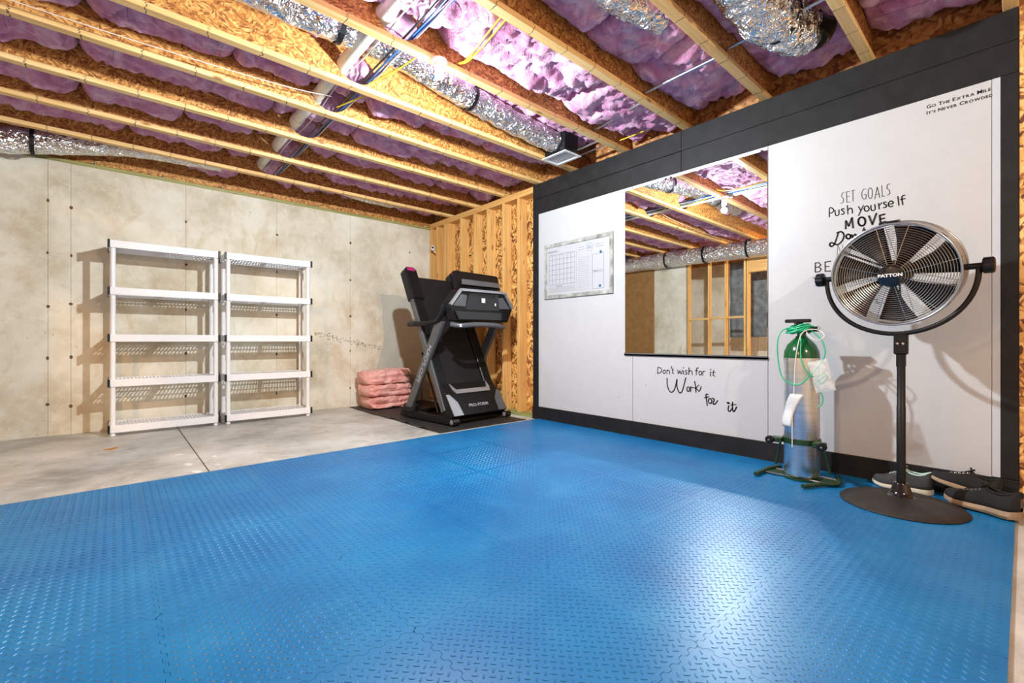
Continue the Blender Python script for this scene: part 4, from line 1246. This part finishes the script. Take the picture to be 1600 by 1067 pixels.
for a_ in (95, 40, 10, 150, 215, 265, 320, 340):
    a_ = math.radians(a_); c = Vector((RD * math.cos(a_), RD * math.sin(a_)))
    b = MB(); M2 = Mh @ Matrix.Rotation(a_, 4, 'Z')
    b.bbox((RD - .002, -.016, .03), (RD + .008, .016, .055), .003, M2); FP('drum_clip', b, 'fanring', drum)
# guards
def guard(z0, bulge, name):
    b = MB()
    rr = [.062 + .0118 * k for k in range(18)]
    for r in rr:
        z = z0 + bulge * (1 - (r / RD) ** 2)
        b.tube([hp_(r * math.cos(2*PI*k/64), r * math.sin(2*PI*k/64), z) for k in range(64)], .0013, 4, closed=True)
    g_ = FP(name, b, 'chrome')
    for k in range(12):
        a = 2 * PI * (k + .4) / 12
        b = MB()
        pts = [hp_(r * math.cos(a), r * math.sin(a), z0 - .002 + bulge * (1 - (r / RD) ** 2)) for r in (.05, .11, .17, .23, RD - .004)]
        b.tube(pts, .0016, 5); b.build('radial_wire', 'chrome', g_, local=True)
    return g_
fg = guard(ZF, .022, 'front_guard'); guard(ZB, -.012, 'rear_guard')
b = MB(); b.smooth = 40; b.lathe([(0, ZF + .034), (.045, ZF + .034), (.058, ZF + .028), (.062, ZF + .014), (.0, ZF + .014)], 40, Mh); badge = FP('hub_badge', b, 'blackgloss', fg)
Mt = Mh @ Matrix.Translation((0, .004, ZF + .0345))
upx = Mh.to_3x3() @ Vector((1, 0, 0))
# reading direction must run to the viewer's right
xa = Mh.to_3x3() @ Vector((1, 0, 0)); ya = Mh.to_3x3() @ Vector((0, 1, 0)); za = Mh.to_3x3() @ Vector((0, 0, 1))
Mtx = frame_matrix(Mt.translation, ya.cross(za), ya)
text_part('lettering', 'PATTON', .0235, 'white_letter', badge, Mtx, .0006, .0009, 1.0, 1.15)
# motor and blades
b = MB(); b.smooth = 40; b.lathe([(0, .066), (.05, .066), (.056, .058), (.056, .010), (.07, -.02), (.07, -.10), (.055, -.115), (0, -.115)], 32, Mh); mot = FP('motor', b, 'blackplastic')
for k in range(3):
    a = 2 * PI * (k + .25) / 3
    b = MB(); b.tube([hp_(.06 * math.cos(a), .06 * math.sin(a), -.08), hp_((RD - .006) * math.cos(a), (RD - .006) * math.sin(a), -.085)], .006, 6); FP('motor_bracket', b, 'blackplastic', mot)
for k in range(7):
    a0 = 2 * PI * (k + .18) / 7
    mb = MB()
    def bf(u, v, a0=a0):
        r = .045 + u * .222
        w = .25 + .095 * u
        an = a0 + (v - .5) * 2 * w * (1.0 if u > .1 else .9) + .10 * u
        return hp_(r * math.cos(an), r * math.sin(an), .036 + (v - .5) * (.050))
    mb.grid(8, 6, bf); mb.smooth = 60
    bl_ = FP('blade', mb, 'blackplastic')
    md = bl_.modifiers.new('t', 'SOLIDIFY'); md.thickness = .0015
for s in (-1, 1):
    b = MB(); b.smooth = 40
    q0 = PC + aa * s * (RD - .002); q1 = PC + aa * s * (RY + .012)
    b.tube([q0, q1], .016, 14); pv = FP('pivot', b, 'blackplastic')
    q2 = PC + aa * s * (RY + .045)
    Mk = frame_matrix(q1, uu, nn) if s > 0 else frame_matrix(q1, nn, uu)
    b = MB(); b.smooth = 25
    prof = [(.0, 0), (.032, 0), (.039, .005), (.039, .038), (.032, .044), (0, .044)]
    seg = 40; vs = []
    for r, z in prof:
        for k in range(seg):
            a = 2 * PI * k / seg; rr = r * (1 + .05 * (1 if k % 5 < 3 else -1))
            vs.append(q1 + (uu * math.cos(a) + nn * math.sin(a)) * rr + aa * s * z)
    fs = [(i*seg+k, i*seg+(k+1) % seg, (i+1)*seg+(k+1) % seg, (i+1)*seg+k) for i in range(len(prof)-1) for k in range(seg)]
    b.add(vs, fs); FP('tilt_knob', b, 'blackplastic', pv)
# carry handle and switch box on top
b = MB(); b.bbox((-.055, RD, -.03), (.03, RD + .016, .03), .005, Mh); FP('switch_box', b, 'blackplastic', drum)

# ------------------------------------------------------------------ oxygen cylinder on its stand
TCX, TCY = 3.45, .985
cyl = empty('oxygen_cylinder', (TCX, TCY, .03), label='tall brushed aluminium gas cylinder with a green shoulder', cat='gas cylinder')
def CP(name, mb, mat, parent=None, **k): return mb.build(name, mat, parent or cyl, local=True, **k)
R = .103
b = MB(); b.smooth = 40; b.lathe([(.0, 0), (R - .02, 0), (R - .006, .006), (R, .02), (R, .79)], 56, close=False); CP('body', b, 'alu')
b = MB(); b.smooth = 40; b.lathe([(R + .0006, .785), (R + .0006, .80), (R - .003, .83), (R - .02, .872), (R - .05, .905), (.036, .92), (.032, .93), (0, .93)], 56, close=False); CP('shoulder', b, 'green')
b = MB(); b.smooth = 40; b.lathe([(.026, .92), (.026, .965), (.020, .97), (.020, 1.0), (0, 1.0)], 24); vv = CP('valve', b, 'green')
b = MB(); b.smooth = 40; b.tube([(-.02, -.075, .975), (-.02, .04, .975)], [.022, .022], 16); CP('regulator', b, 'green')
b = MB(); b.smooth = 40; b.tube([(-.02, -.075, .975), (-.02, -.10, .975)], [.017, .017], 16); kn = CP('regulator_knob', b, 'blackplastic')
b = MB(); b.smooth = 40; b.lathe([(.0, 0), (.014, 0), (.017, .004), (.017, .008)], 20, Matrix.Translation((-.02, -.10, .975)) @ Matrix.Rotation(PI/2, 4, 'X')); b.build('dial', 'silver', kn, local=True)
b = MB(); b.bbox((-.02, -.055, 1.02), (.012, .095, 1.043), .004); b.bbox((-.012, -.01, .99), (.006, .028, 1.022), .003); CP('valve_key', b, 'blackplastic')
# stand
st = empty('cylinder_stand', (TCX, TCY, FT), label='dark green metal stand clamped round the gas cylinder', cat='stand')
def SP(name, mb, mat, parent=None, **k): return mb.build(name, mat, parent or st, local=True, **k)
b = MB(); b.smooth = 40
b.lathe([(R + .002, .235), (R + .008, .235), (R + .008, .270), (R + .002, .270), (R + .002, .235)], 48, close=False); ring_ = SP('clamp_ring', b, 'greenframe')
for s in (-1, 1):
    y = s * .135
    b = MB(); b.bbox((-.115, min(s * .09, y + s * .02), .235), (-.045, max(s * .09, y + s * .02), .268), .004)
    b.bbox((-.125, y - .03, .238), (-.11, y + .03, .266), .003)
    SP('clamp_lug', b, 'greenframe', ring_)
    b = MB(); b.smooth = 40; b.lathe([(0, .03), (.022, .03), (.026, .024), (.026, 0), (0, 0)], 12, Matrix.Translation((-.122, y + s * .015, .252)) @ Matrix.Rotation(-PI/2, 4, 'Y')); SP('clamp_knob', b, 'blackplastic', ring_)
    b = MB(); b.tube([(-.152, y + s * .015, .252), (-.156, y + s * .015, .252)], .006, 10); SP('clamp_bolt', b, 'galv', ring_)
for s in (-1, 1):      # strut from the clamp down to a bent foot tube
    b = MB(); b.smooth = 40
    b.tube([(-.02, s * .118, .24), (.01, s * .16, .06)], .0075, 8); SP('strut', b, 'greenframe')
    b = MB(); b.smooth = 50
    b.tube(smooth_pts([(.13, s * .17, .018), (.02, s * .205, .018), (-.06, s * .21, .018), (-.16, s * .17 if s > 0 else -.13, .018)][:3] + ([(-.20, .215, .018)] if s > 0 else [(-.12, -.15, .018), (-.26, -.08, .018)]), 5), .0135, 12)
    ft_ = SP('foot_tube', b, 'greenframe')
b = MB(); b.bbox((-.07, -.20, .004), (.07, .20, .012), .003); b.lathe([(0, .014), (.108, .014), (.112, .017), (.112, .004), (0, .004)], 32); SP('base_plate', b, 'greenframe')
for s in (-1, 1):
    b = MB(); b.tube([(-.07 * s, -.20, .012), (-.07 * s, .20, .012)], .005, 6); SP('cross_rod', b, 'galv')
# tubing and bags hung on the valve
def wire(name, pts, r, mat, label, cat, grp=None, seg=8, k=5):
    b = MB(); b.smooth = 60; b.tube(smooth_pts(pts, k), r, seg)
    return tag(b.build(name, mat), label, cat, grp)
ox, oy, oz = TCX, TCY, .03
wire('oxygen_tube', [(ox - .05, oy + .02, oz + .99), (ox - .07, oy + .09, oz + .97), (ox - .09, oy + .115, oz + .90), (ox - .10, oy + .11, oz + .78), (ox - .105, oy + .085, oz + .66), (ox - .112, oy + .03, oz + .615), (ox - .113, oy - .03, oz + .62), (ox - .108, oy - .08, oz + .68), (ox - .09, oy - .125, oz + .74), (ox - .07, oy - .15, oz + .82), (ox - .06, oy - .13, oz + .90), (ox - .05, oy - .07, oz + .965)], .0042, 'tube_green', 'green plastic tube looped loosely over the gas cylinder', 'tube', 'tubing hung on the gas cylinder')
wire('oxygen_tube', [(ox - .04, oy, oz + .99), (ox - .085, oy - .02, oz + .90), (ox - .113, oy - .03, oz + .78), (ox - .115, oy - .07, oz + .69), (ox - .10, oy - .115, oz + .67), (ox - .08, oy - .15, oz + .70)], .0038, 'tube_green', 'short green tube hanging down the front of the cylinder', 'tube', 'tubing hung on the gas cylinder')
wire('oxygen_tube', [(ox + .0, oy + .06, oz + .96), (ox - .06, oy + .055, oz + .985), (ox - .075, oy - .02, oz + .965), (ox - .05, oy - .06, oz + .99), (ox + .02, oy - .03, oz + 1.0), (ox + .03, oy + .05, oz + .98), (ox - .03, oy + .085, oz + .955), (ox - .08, oy + .03, oz + .955), (ox - .07, oy - .04, oz + .985)], .006, 'tube_green', 'thick green tube coiled round the valve', 'tube', 'tubing hung on the gas cylinder')
wire('oxygen_tube', [(ox - .06, oy - .105, oz + .60), (ox - .07, oy - .135, oz + .55), (ox - .07, oy - .135, oz + .50), (ox - .08, oy - .11, oz + .47)], .0035, 'tube_green', 'green tube end poking out low on the right side of the cylinder', 'tube', 'tubing hung on the gas cylinder')
wire('oxygen_tube', [(ox - .06, oy - .04, oz + .97), (ox - .095, oy - .07, oz + .93), (ox - .10, oy - .115, oz + .90), (ox - .08, oy - .15, oz + .93), (ox - .05, oy - .10, oz + .97), (ox - .09, oy - .03, oz + .95), (ox - .11, oy + .0, oz + .80), (ox - .113, oy + .01, oz + .60), (ox - .115, oy + .02, oz + .42), (ox - .117, oy + .02, oz + .20)], .003, 'cablewhite', 'clear white tube hanging from the valve down the cylinder', 'tube', 'tubing hung on the gas cylinder')
wire('oxygen_tube', [(ox - .02 + (.045 + .012 * ((q // 9) % 3)) * (1 + .2 * math.sin(q * .7 + q // 9)) * math.cos(q * .7), oy + (.056 + .012 * ((q // 9) % 3)) * math.sin(q * .7), oz + .950 + .0015 * q + .010 * math.sin(1.4 * q)) for q in range(38)], .0055, 'tube_green', 'long green tube wound in many turns round the valve neck', 'tube', 'tubing hung on the gas cylinder')
def bag(name, label, c, w, h, t, seed, tilt, mat='clear'):
    mb = MB(); mb.smooth = 60
    nu, nv = 12, 16
    Mb = Matrix.Translation(c) @ Matrix.Rotation(tilt, 4, 'X')
    rows = []
    for s in (1, -1):
        def fn(u, v, s=s):
            a = (u - .5) * 2; c_ = (v - .5) * 2
            dome = max(0, (1 - a * a)) ** .5 * max(0, 1 - c_ ** 4) ** .5
            return Mb @ Vector((s * t * dome * .5 + .010 * noise.noise(Vector((u * 5 + seed, v * 6, s))), w * .5 * a * (1 + .15 * noise.noise(Vector((v * 3, seed, 0)))), h * .5 * c_))
        mb.grid(nu, nv, fn)
    return tag(mb.build(name, mat), label, 'bag', 'plastic bags hung on the gas cylinder')
bag('plastic_bag', 'crumpled clear plastic bag of tubing on the right of the cylinder', (ox - .085, oy - .135, oz + .675), .11, .20, .06, 3.0, -.25)
wire('oxygen_tube', [(ox - .085 + .012 * math.cos(t), oy - .135 + .032 * math.cos(t * 1.1), oz + .65 + .035 * math.sin(t * .93)) for t in [k * .8 for k in range(22)]], .0032, 'tube_green', 'tubing coiled inside the clear bag', 'tube', 'tubing hung on the gas cylinder')
b = MB(); b.smooth = 60
def tagf(u, v):
    y = .035 - u * .065 + (1 - v) * .055 + .01 * math.sin(v * 4); z = .33 + v * .22
    rr = R + .014 + .004 * math.sin(v * 9)
    an = PI + (-y) / R * -1.0
    an = PI - y / R
    return Vector((ox + rr * math.cos(an), oy + rr * math.sin(an), oz + z))
b.grid(6, 12, tagf)
MT['frosted'] = plain('frosted_bag', (0.72, 0.74, 0.74), 0.25, var=0.06, bump_s=0.5, bscale=30)
bg = tag(b.build('instruction_bag', 'frosted'), 'flat whitish plastic sleeve hanging on the front of the cylinder', 'bag', 'plastic bags hung on the gas cylinder')
md = bg.modifiers.new('t', 'SOLIDIFY'); md.thickness = .003

# ------------------------------------------------------------------ shoes
def shoe(label, loc, rz, L=.30, pitch=0.0, roll=0.0, upper='shoeblack', sole='solewhite', trim='mint', thick=.026, chunky=False):
    t = bpy.data.objects.new('sneaker', None); COL.objects.link(t)
    t.empty_display_size = .05
    t.location = loc; t.rotation_euler = (roll, pitch, rz)
    tag(t, label, 'shoe', 'worn sneakers by the skirting')
    def width(s): # s 0 toe .. 1 heel
        return .052 * (max(0.0, 1 - (1 - min(1, s / .30)) ** 2.2) ** .5) * (1 - .22 * math.exp(-((s - .62) / .16) ** 2)) * (1 if s < .85 else max(0.05, 1 - ((s - .85) / .15) ** 2.4) ** .5 * .92 + .0)
    def spring(s): return .016 * max(0, (.22 - s) / .22) ** 1.6 + (.006 * max(0, (s - .9) / .1) if chunky else 0)
    n = 30; S = [i / n for i in range(n + 1)]
    # sole: x runs from toe (0) to heel (L)
    b = MB(); b.smooth = 45
    rows = []
    for s in S:
        w = max(.004, width(s)) + .004; z0 = spring(s); th = thick * (.75 + .5 * s)
        fl = .007 if chunky else .0
        rows.append([(s * L, -w, z0 + .002), (s * L, -w - .003 - fl * s, z0 + th * .45), (s * L, -w + .001, z0 + th), (s * L, 0, z0 + th - .002), (s * L, w - .001, z0 + th), (s * L, w + .003 + fl * s, z0 + th * .45), (s * L, w, z0 + .002), (s * L, 0, z0)])
    vs = [p for r_ in rows for p in r_]; k = 8
    fs = [(i*k+j, i*k+(j+1) % k, (i+1)*k+(j+1) % k, (i+1)*k+j) for i in range(n) for j in range(k)] + [tuple(range(k))[::-1], tuple(n*k+j for j in range(k))]
    b.add(vs, fs); b.build('sole', sole, t, local=True)
    # upper
    def height(s):
        if s < .55: return .034 + .066 * (s / .55) ** 1.15
        return .100 - .018 * math.sin((s - .55) / .45 * PI) + .012 * max(0, (s - .8) / .2)
    b = MB(); b.smooth = 60
    m_ = 14; rows = []
    for s in S:
        w = max(.003, width(s)); z0 = spring(s) + thick * (.75 + .5 * s) - .004; h = height(s) * min(1, (s / .05) ** .5 if s < .05 else 1) * (1 if s < .97 else .9)
        op = 0.0 if s < .50 else min(1, (s - .50) / .10) * (1 if s < .93 else max(0, (1 - s) / .07))
        row = []
        for j in range(m_ + 1):
            a = PI * j / m_
            c, q = math.cos(a), math.sin(a)
            y = -w * (1 if c > 0 else -1) * abs(c) ** .75
            z = h * q ** .8
            if op > 0:
                lim = .024 * op
                if abs(y) < lim and q > .5: y = (-1 if c > 0 else 1) * lim if abs(c) > .02 else 0; z = z if abs(c) > .02 else h * .3 * (1 - op) + h * (1 - op) * .6 + .004
            row.append((s * L, y, z0 + z))
        rows.append(row)
    vs = [p for r_ in rows for p in r_]; k = m_ + 1
    fs = [(i*k+j, i*k+j+1, (i+1)*k+j+1, (i+1)*k+j) for i in range(n) for j in range(m_)]
    b.add(vs, fs); up = b.build('upper', upper, t, local=True, fix=False)
    md = up.modifiers.new('t', 'SOLIDIFY'); md.thickness = .003; md.offset = 1
    # padded collar round the opening
    b = MB(); b.smooth = 60
    pts = []
    for q in range(24):
        a = 2 * PI * q / 24
        s = .755 + .205 * math.cos(a)
        z0 = spring(s) + thick * (.75 + .5 * s)
        pts.append((s * L, .027 * math.sin(a), z0 + height(s) * (.93 if s > .6 else .98)))
    b.tube(pts, .0055, 8, closed=True); b.build('collar', trim, t, local=True)
    b = MB(); b.smooth = 60
    z0 = thick * 1.1
    b.prism([(.36 * L, -.018, z0 + .052), (.36 * L, .018, z0 + .052), (.60 * L, .022, z0 + .108), (.60 * L, -.022, z0 + .108)], (-.003, 0, .005)); b.build('tongue', upper, t, local=True)
    for q in range(5):
        s = .30 + q * .055; z = spring(s) + thick * (.75 + .5 * s) + height(s) + .0005
        b = MB(); b.smooth = 60
        b.tube(smooth_pts([(s * L, -.024, z - .014), (s * L + .004, -.010, z - .001), (s * L + .008, .010, z - .001), (s * L + .012, .024, z - .014)], 3), .0024, 6)
        b.build('lace', trim if trim == 'mint' else 'blackplastic', t, local=True)
    for q in range(5):
        s = .30 + q * .055; z = spring(s) + thick * (.75 + .5 * s) + height(s) * .86
        for sg in (-1, 1):
            b = MB(); b.smooth = 60
            b.tube([(s * L + .0045 * math.cos(a), sg * (.029 + .001 * q), z + .0045 * math.sin(a)) for a in [2*PI*k/10 for k in range(10)]], .0012, 5, closed=True)
            b.build('eyelet', 'chrome', t, local=True)
    b = MB(); b.bbox((.945 * L, -.016, thick + .03), (1.0 * L, .016, thick + .085), .004); b.build('heel_tab', 'blackgloss', t, local=True)
    b = MB(); b.smooth = 60
    z = spring(.55) + thick * 1.02 + height(.55) + .004
    b.tube(smooth_pts([(.55*L, 0, z), (.52*L, .03, z + .014), (.56*L, .045, z + .002), (.57*L, .02, z), (.55*L, 0, z), (.53*L, -.03, z + .012), (.57*L, -.045, z), (.56*L, -.02, z), (.55*L, 0, z)], 3), .0022, 6)
    b.build('lace_bow', trim if trim == 'mint' else 'blackplastic', t, local=True)
    return t
def heading(p, q): return math.atan2(q[1] - p[1], q[0] - p[0])
shoe('dark grey sneaker with mint lining behind the fan pole', (3.665, .645, FT + .001), heading((3.665, .645), (3.645, .36)), .29, upper='shoegrey', trim='mint')
shoe('black sneaker with a tan sole leaning on the skirting', (3.655, .385, FT + .088), heading((3.655, .385), (3.655, .08)), .29, pitch=.24, roll=-.30, upper='shoeblack', sole='soletan', trim='shoeblack')
shoe('large black sneaker with a thick worn tan sole nearest the corner', (3.555, .300, FT + .016), heading((3.555, .30), (3.43, .0)), .315, pitch=.035, upper='shoeblack', sole='soletan', trim='shoeblack', thick=.034, chunky=True)

# ------------------------------------------------------------------ bulb in its holder
def bulb(loc, jy, label, light):
    x, y, z = loc
    t = empty('light_bulb', (x, y, z), label=label, cat='light bulb', group='bare bulbs under the joists')
    zt = ZJ - z
    b = MB(); b.smooth = 40; b.lathe([(.0, zt), (.052, zt), (.052, zt - .012), (.036, zt - .02), (.030, zt - .042), (.024, zt - .044), (0, zt - .044)], 32); b.build('lamp_holder', 'porcelain', t, local=True)
    b = MB(); b.smooth = 60
    pts = []
    for k in range(57):
        a = k / 56 * 2 * PI * 3.5
        pts.append((.024 * math.cos(a), .024 * math.sin(a), zt - .055 - k / 56 * .060))
    b.tube(pts, .0058, 7); b.build('glass_spiral', 'lit', t, local=True)
    return t
bulb(BULB, 2.6, 'glowing spiral bulb in a white holder under the joist beside the duct', None)
for loc, p_, c_ in FILL:  # the left bulb and holder are added to go with the fill lamp
    t = bulb(loc, 0, 'glowing spiral bulb under the joists at %s' % ('the near end of the basement' if loc[0] > 0 else 'the left side of the basement, added out of view as warm fill'), None)

# ------------------------------------------------------------------ ducts, pipes and cables between the joists
def crumple_tube(name, pts, r, seed, parent=None, seg=28, amp=.10, mat='foil', k=8, rib=0.0):
    P = smooth_pts(pts, k)
    mb = MB(); mb.smooth = 180
    n = len(P); up = Vector((0, 0, 1)); vs = []
    for i, p in enumerate(P):
        t = (P[min(i + 1, n - 1)] - P[max(i - 1, 0)]).normalized()
        a = up - t * up.dot(t)
        if a.length < .05: a = Vector((1, 0, 0)) - t * t.x
        a.normalize(); b_ = t.cross(a)
        rr0 = r[0] + (r[1] - r[0]) * i / (n - 1) if isinstance(r, tuple) else r
        for q in range(seg):
            an = 2 * PI * q / seg
            rr = rr0 * (1 + amp * noise.noise(p * 14 + Vector((math.cos(an) * 3, math.sin(an) * 3, seed))) + amp * .8 * abs(noise.noise(p * 30 + Vector((an, seed, 0)))) + rib * math.sin(i * 1.9))
            vs.append(p + (a * math.cos(an) + b_ * math.sin(an)) * rr)
    fs = [(i*seg+q, i*seg+(q+1) % seg, (i+1)*seg+(q+1) % seg, (i+1)*seg+q) for i in range(n-1) for q in range(seg)]
    fs += [tuple(range(seg))[::-1], tuple((n-1)*seg+q for q in range(seg))]
    mb.add(vs, fs)
    return mb.build(name, mat, parent)
def strap(parent, c, axis, r, w=.03):
    t = Vector(axis).normalized(); a = Vector((0, 0, 1)); b_ = t.cross(a).normalized()
    mb = MB()
    M = Matrix(((a.x, b_.x, t.x, c[0]), (a.y, b_.y, t.y, c[1]), (a.z, b_.z, t.z, c[2]), (0, 0, 0, 1)))
    mb.lathe([(r, -w/2), (r + .004, -w/2), (r + .004, w/2), (r, w/2), (r, -w/2)], 28, M, close=False)
    return mb.build('strap', 'blackplastic', parent)
fd = crumple_tube('flexible_duct', [(1.32, 2.93, 2.985), (1.6, 2.94, 2.965), (2.1, 3.0, 2.93), (2.7, 3.05, 2.90), (3.1, 3.08, 2.90), (3.265, 3.08, 2.90)], .096, 2.0, k=24, amp=.13)
tag(fd, 'silver foil duct running between the joists from the drain pipe to the air vent', 'duct')
strap(fd, (2.18, 3.005, 2.925), (1, .1, 0), .104)
fe = crumple_tube('flexible_duct', [(.30, 2.92, 2.96), (.7, 2.92, 2.95), (1.17, 2.91, 2.95)], .096, 5.0, k=24, amp=.13)
tag(fe, 'silver foil duct left of the drain pipe in the bay of the bulb', 'duct')
strap(fe, (1.08, 2.91, 2.95), (1, 0, 0), .104)
vt = empty('air_vent', (3.375, 3.08, 2.755), label='white rectangular ceiling air vent at the end of the foil duct', cat='vent')
b = MB(); b.bbox((3.275, 2.945, 2.787), (3.475, 3.215, 2.97), .004); b.build('duct_boot', 'blackplastic', vt)
for lo, hi in (((3.255, 2.92, 2.762), (3.285, 3.24, 2.772)), ((3.465, 2.92, 2.762), (3.495, 3.24, 2.772)), ((3.285, 2.92, 2.762), (3.465, 2.945, 2.772)), ((3.285, 3.215, 2.762), (3.465, 3.24, 2.772))):
    b = MB(); b.bbox(lo, hi, .002); b.build('vent_frame', 'ventwhite', vt)
for k in range(12):
    y = 2.955 + k * .0225
    b = MB(); b.box((3.287, -.009, -.001), (3.463, .009, .001), Matrix.Translation((0, y, 2.770)) @ Matrix.Rotation(.25, 4, 'X')); b.build('louvre', 'ventwhite', vt)
b = MB(); b.box((3.28, 2.93, 2.783), (3.47, 3.23, 2.786)); b.build('damper', 'ventdark', vt)
# crumpled foil trunk at the upper right
f2 = crumple_tube('flexible_duct', [(1.85, 1.63, 2.985), (2.2, 1.60, 2.98), (2.45, 1.55, 2.98), (2.6, 1.52, 2.99)], .095, 7.0, k=20, amp=.2)
tag(f2, 'crumpled silver foil duct at the top edge left of the large one', 'duct')
f3 = crumple_tube('flexible_duct', [(1.9, 1.05, 2.95), (2.3, 1.04, 2.94), (2.65, 1.03, 2.92), (2.95, 1.0, 2.87), (3.15, .95, 2.86), (3.27, .92, 2.88)], (.165, .12), 12.0, k=20, amp=.22)
tag(f3, 'large crumpled silver foil duct sagging between the joists at the upper right', 'duct')
f4 = MB(); f4.smooth = 60
f4.tube(smooth_pts([(3.24, .905, 2.875), (3.31, .885, 2.88), (3.36, .875, 2.93), (3.37, .87, 3.05)], 6), .112, 24); f4.build('elbow', 'blackgloss', f3)
strap(f3, (3.0, .975, 2.858), (1, -.2, -.1), .125)
# duct above the rear wall and the long trunk along the left wall
f5 = crumple_tube('flexible_duct', [(-.90, 6.0, 2.71), (-.7, 6.0, 2.72), (-.35, 6.0, 2.80), (-.0, 5.99, 2.87), (.3, 5.98, 2.90), (.9, 5.98, 2.92)], (.115, .085), 21.0, k=18, amp=.10)
tag(f5, 'silver foil duct above the concrete wall at the top left', 'duct')
strap(f5, (-.56, 6.0, 2.745), (1, 0, .2), .118)
f6 = crumple_tube('trunk_duct', [(-1.14, 6.2, 2.61), (-1.14, 4.8, 2.61), (-1.14, 3.6, 2.59), (-1.14, 2.4, 2.57), (-1.14, 1.2, 2.56)], .158, 30.0, k=30, amp=.05)
tag(f6, 'long silver foil trunk duct under the joists, seen only in the mirror', 'duct')
for y in (4.9, 4.1, 3.3, 2.5): strap(f6, (-1.14, y, 2.60), (0, 1, 0), .170, .035)
f7 = crumple_tube('flexible_duct', [(2.3, 5.98, 2.93), (2.7, 5.99, 2.90), (3.1, 6.0, 2.92)], .07, 33.0, k=16, amp=.16)
tag(f7, 'short dull foil duct in the last bay above the concrete wall', 'duct')
# pvc drain pipe through the web openings
dp = MB(); dp.smooth = 60
dp.tube([(1.24, -.3, 2.93), (1.24, 5.9, 2.925)], .047, 28)
dpo = tag(dp.build('drain_pipe', 'pvc'), 'white plastic drain pipe running through the joists', 'pipe')
for y in (2.50, 4.30, 3.86):
    b = MB(); b.smooth = 40; b.tube([(1.24, y, 2.93), (1.24, y + .10, 2.93)], .053, 28); b.build('coupling', 'pvc', dpo)
random.seed(21)
def along(name, x, z, r, mat, label, cat, seed, y0=-.6, y1=5.9, amp=.012, grp='cables running beside the drain pipe'):
    pts = [(x + amp * 2 * noise.noise(Vector((y * 1.3, seed, 0))), y, z + amp * noise.noise(Vector((y * 2.1, seed, 5)))) for y in [y0 + (y1 - y0) * k / 26 for k in range(27)]]
    return wire(name, pts, r, mat, label, cat, grp, 6, 3)
along('cable', 1.455, 2.885, .0065, 'cableblue', 'blue cable strung through the joists beside the drain pipe', 'cable', 1)
along('cable', 1.425, 2.872, .0055, 'cableblue', 'second blue cable strung through the joists, under the first blue one', 'cable', 2)
along('cable', 1.388, 2.870, .0065, 'cableblack', 'black cable strung through the joists between drain pipe and blue cables', 'cable', 3)
along('cable', 1.442, 2.900, .0055, 'cableblack', 'black cable strung through the joists on the far side of the blue ones', 'cable', 4)
along('cable', 1.455, 2.875, .0040, 'cablewhite', 'white cable strung through the joists beside the blue cables', 'cable', 5)
along('cable', 1.31, 2.905, .0040, 'cablewhite', 'thin white cable hugging the drain pipe', 'cable', 6)
# metal pipes across the bays at the right
def pipe(pts, r, label): return wire('metal_pipe', pts, r, 'galv', label, 'pipe', 'thin metal pipes across the joist bays', 8, 1)
pipe([(3.02, 1.318, 2.845), (2.98, .684, 2.845)], .010, 'thin grey metal pipe passing in front of the large foil duct')
pipe([(3.06, 1.945, 2.835), (3.04, 1.325, 2.835)], .011, 'thin grey metal pipe over the pink insulation above the mirror')
pipe([(3.27, 2.59, 2.84), (3.16, 1.965, 2.84)], .010, 'short grey metal pipe just right of the bulb joist')
pipe([(3.47, 3.02, 2.83), (3.47, 2.64, 2.84)], .010, 'grey metal support rod beside the air vent, nearer the bulb')
pipe([(3.60, 3.05, 2.84), (3.60, 2.64, 2.84)], .007, 'thin metal support rod beside the air vent, nearer the panelled wall')
def yel(pts, label): return wire('cable', pts, .0055, 'cableyellow', label, 'cable', 'yellow electric cables', 6, 5)
yel([(1.69, 1.96, 2.83), (1.715, 2.2, 2.805), (1.76, 2.45, 2.80), (1.78, 2.58, 2.84)], 'bright yellow cable crossing the insulation right of the bulb')
yel([(1.725, 1.96, 2.83), (1.745, 2.2, 2.80), (1.775, 2.45, 2.80), (1.79, 2.58, 2.845)], 'second bright yellow cable, doubled beside the first right of the bulb')
yel([(3.62, 2.55, 2.84), (3.64, 2.3, 2.85), (3.65, 1.98, 2.88)], 'yellow cable at the wall end of the bay above the mirror')
yel([(1.55, 2.64, 2.86), (1.50, 2.9, 2.84), (1.42, 3.22, 2.84)], 'yellow cable hanging under the foil duct left of the bulb')
yel([(1.60, 3.30, 2.90), (1.45, 3.50, 2.85), (1.38, 3.76, 2.86)], 'yellow cable in the bay left of the foil duct')
wire('hanging_wire', [(-1.3, 3.66, 2.805), (-.4, 3.66, 2.79), (.3, 3.655, 2.80), (.95, 3.65, 2.83), (1.3, 3.66, 2.88)], .0028, 'cablewhite', 'thin white wire strung along the joist at the upper left', 'wire')
# security camera on the first stud
sc_ = empty('security_camera', (3.745, 6.10, 2.35), label='small white security camera on the stud in the far corner', cat='camera')
b = MB(); b.smooth = 40; b.tube([(3.77, 6.10, 2.31), (3.735, 6.09, 2.34)], .012, 10); b.build('mount', 'whiteplastic', sc_)
Mc = frame_matrix((3.715, 6.075, 2.365), (.75, -.66, 0), (0, 0, 1))
b = MB(); b.bbox((-.026, -.036, -.03), (.026, .036, .03), .012, Mc); b.build('body', 'whiteplastic', sc_)
b = MB(); b.smooth = 40; b.lathe([(0, .033), (.017, .033), (.018, .028), (0, .028)], 18, Mc @ Matrix.Translation((0, .004, 0))); b.build('lens', 'blackgloss', sc_)
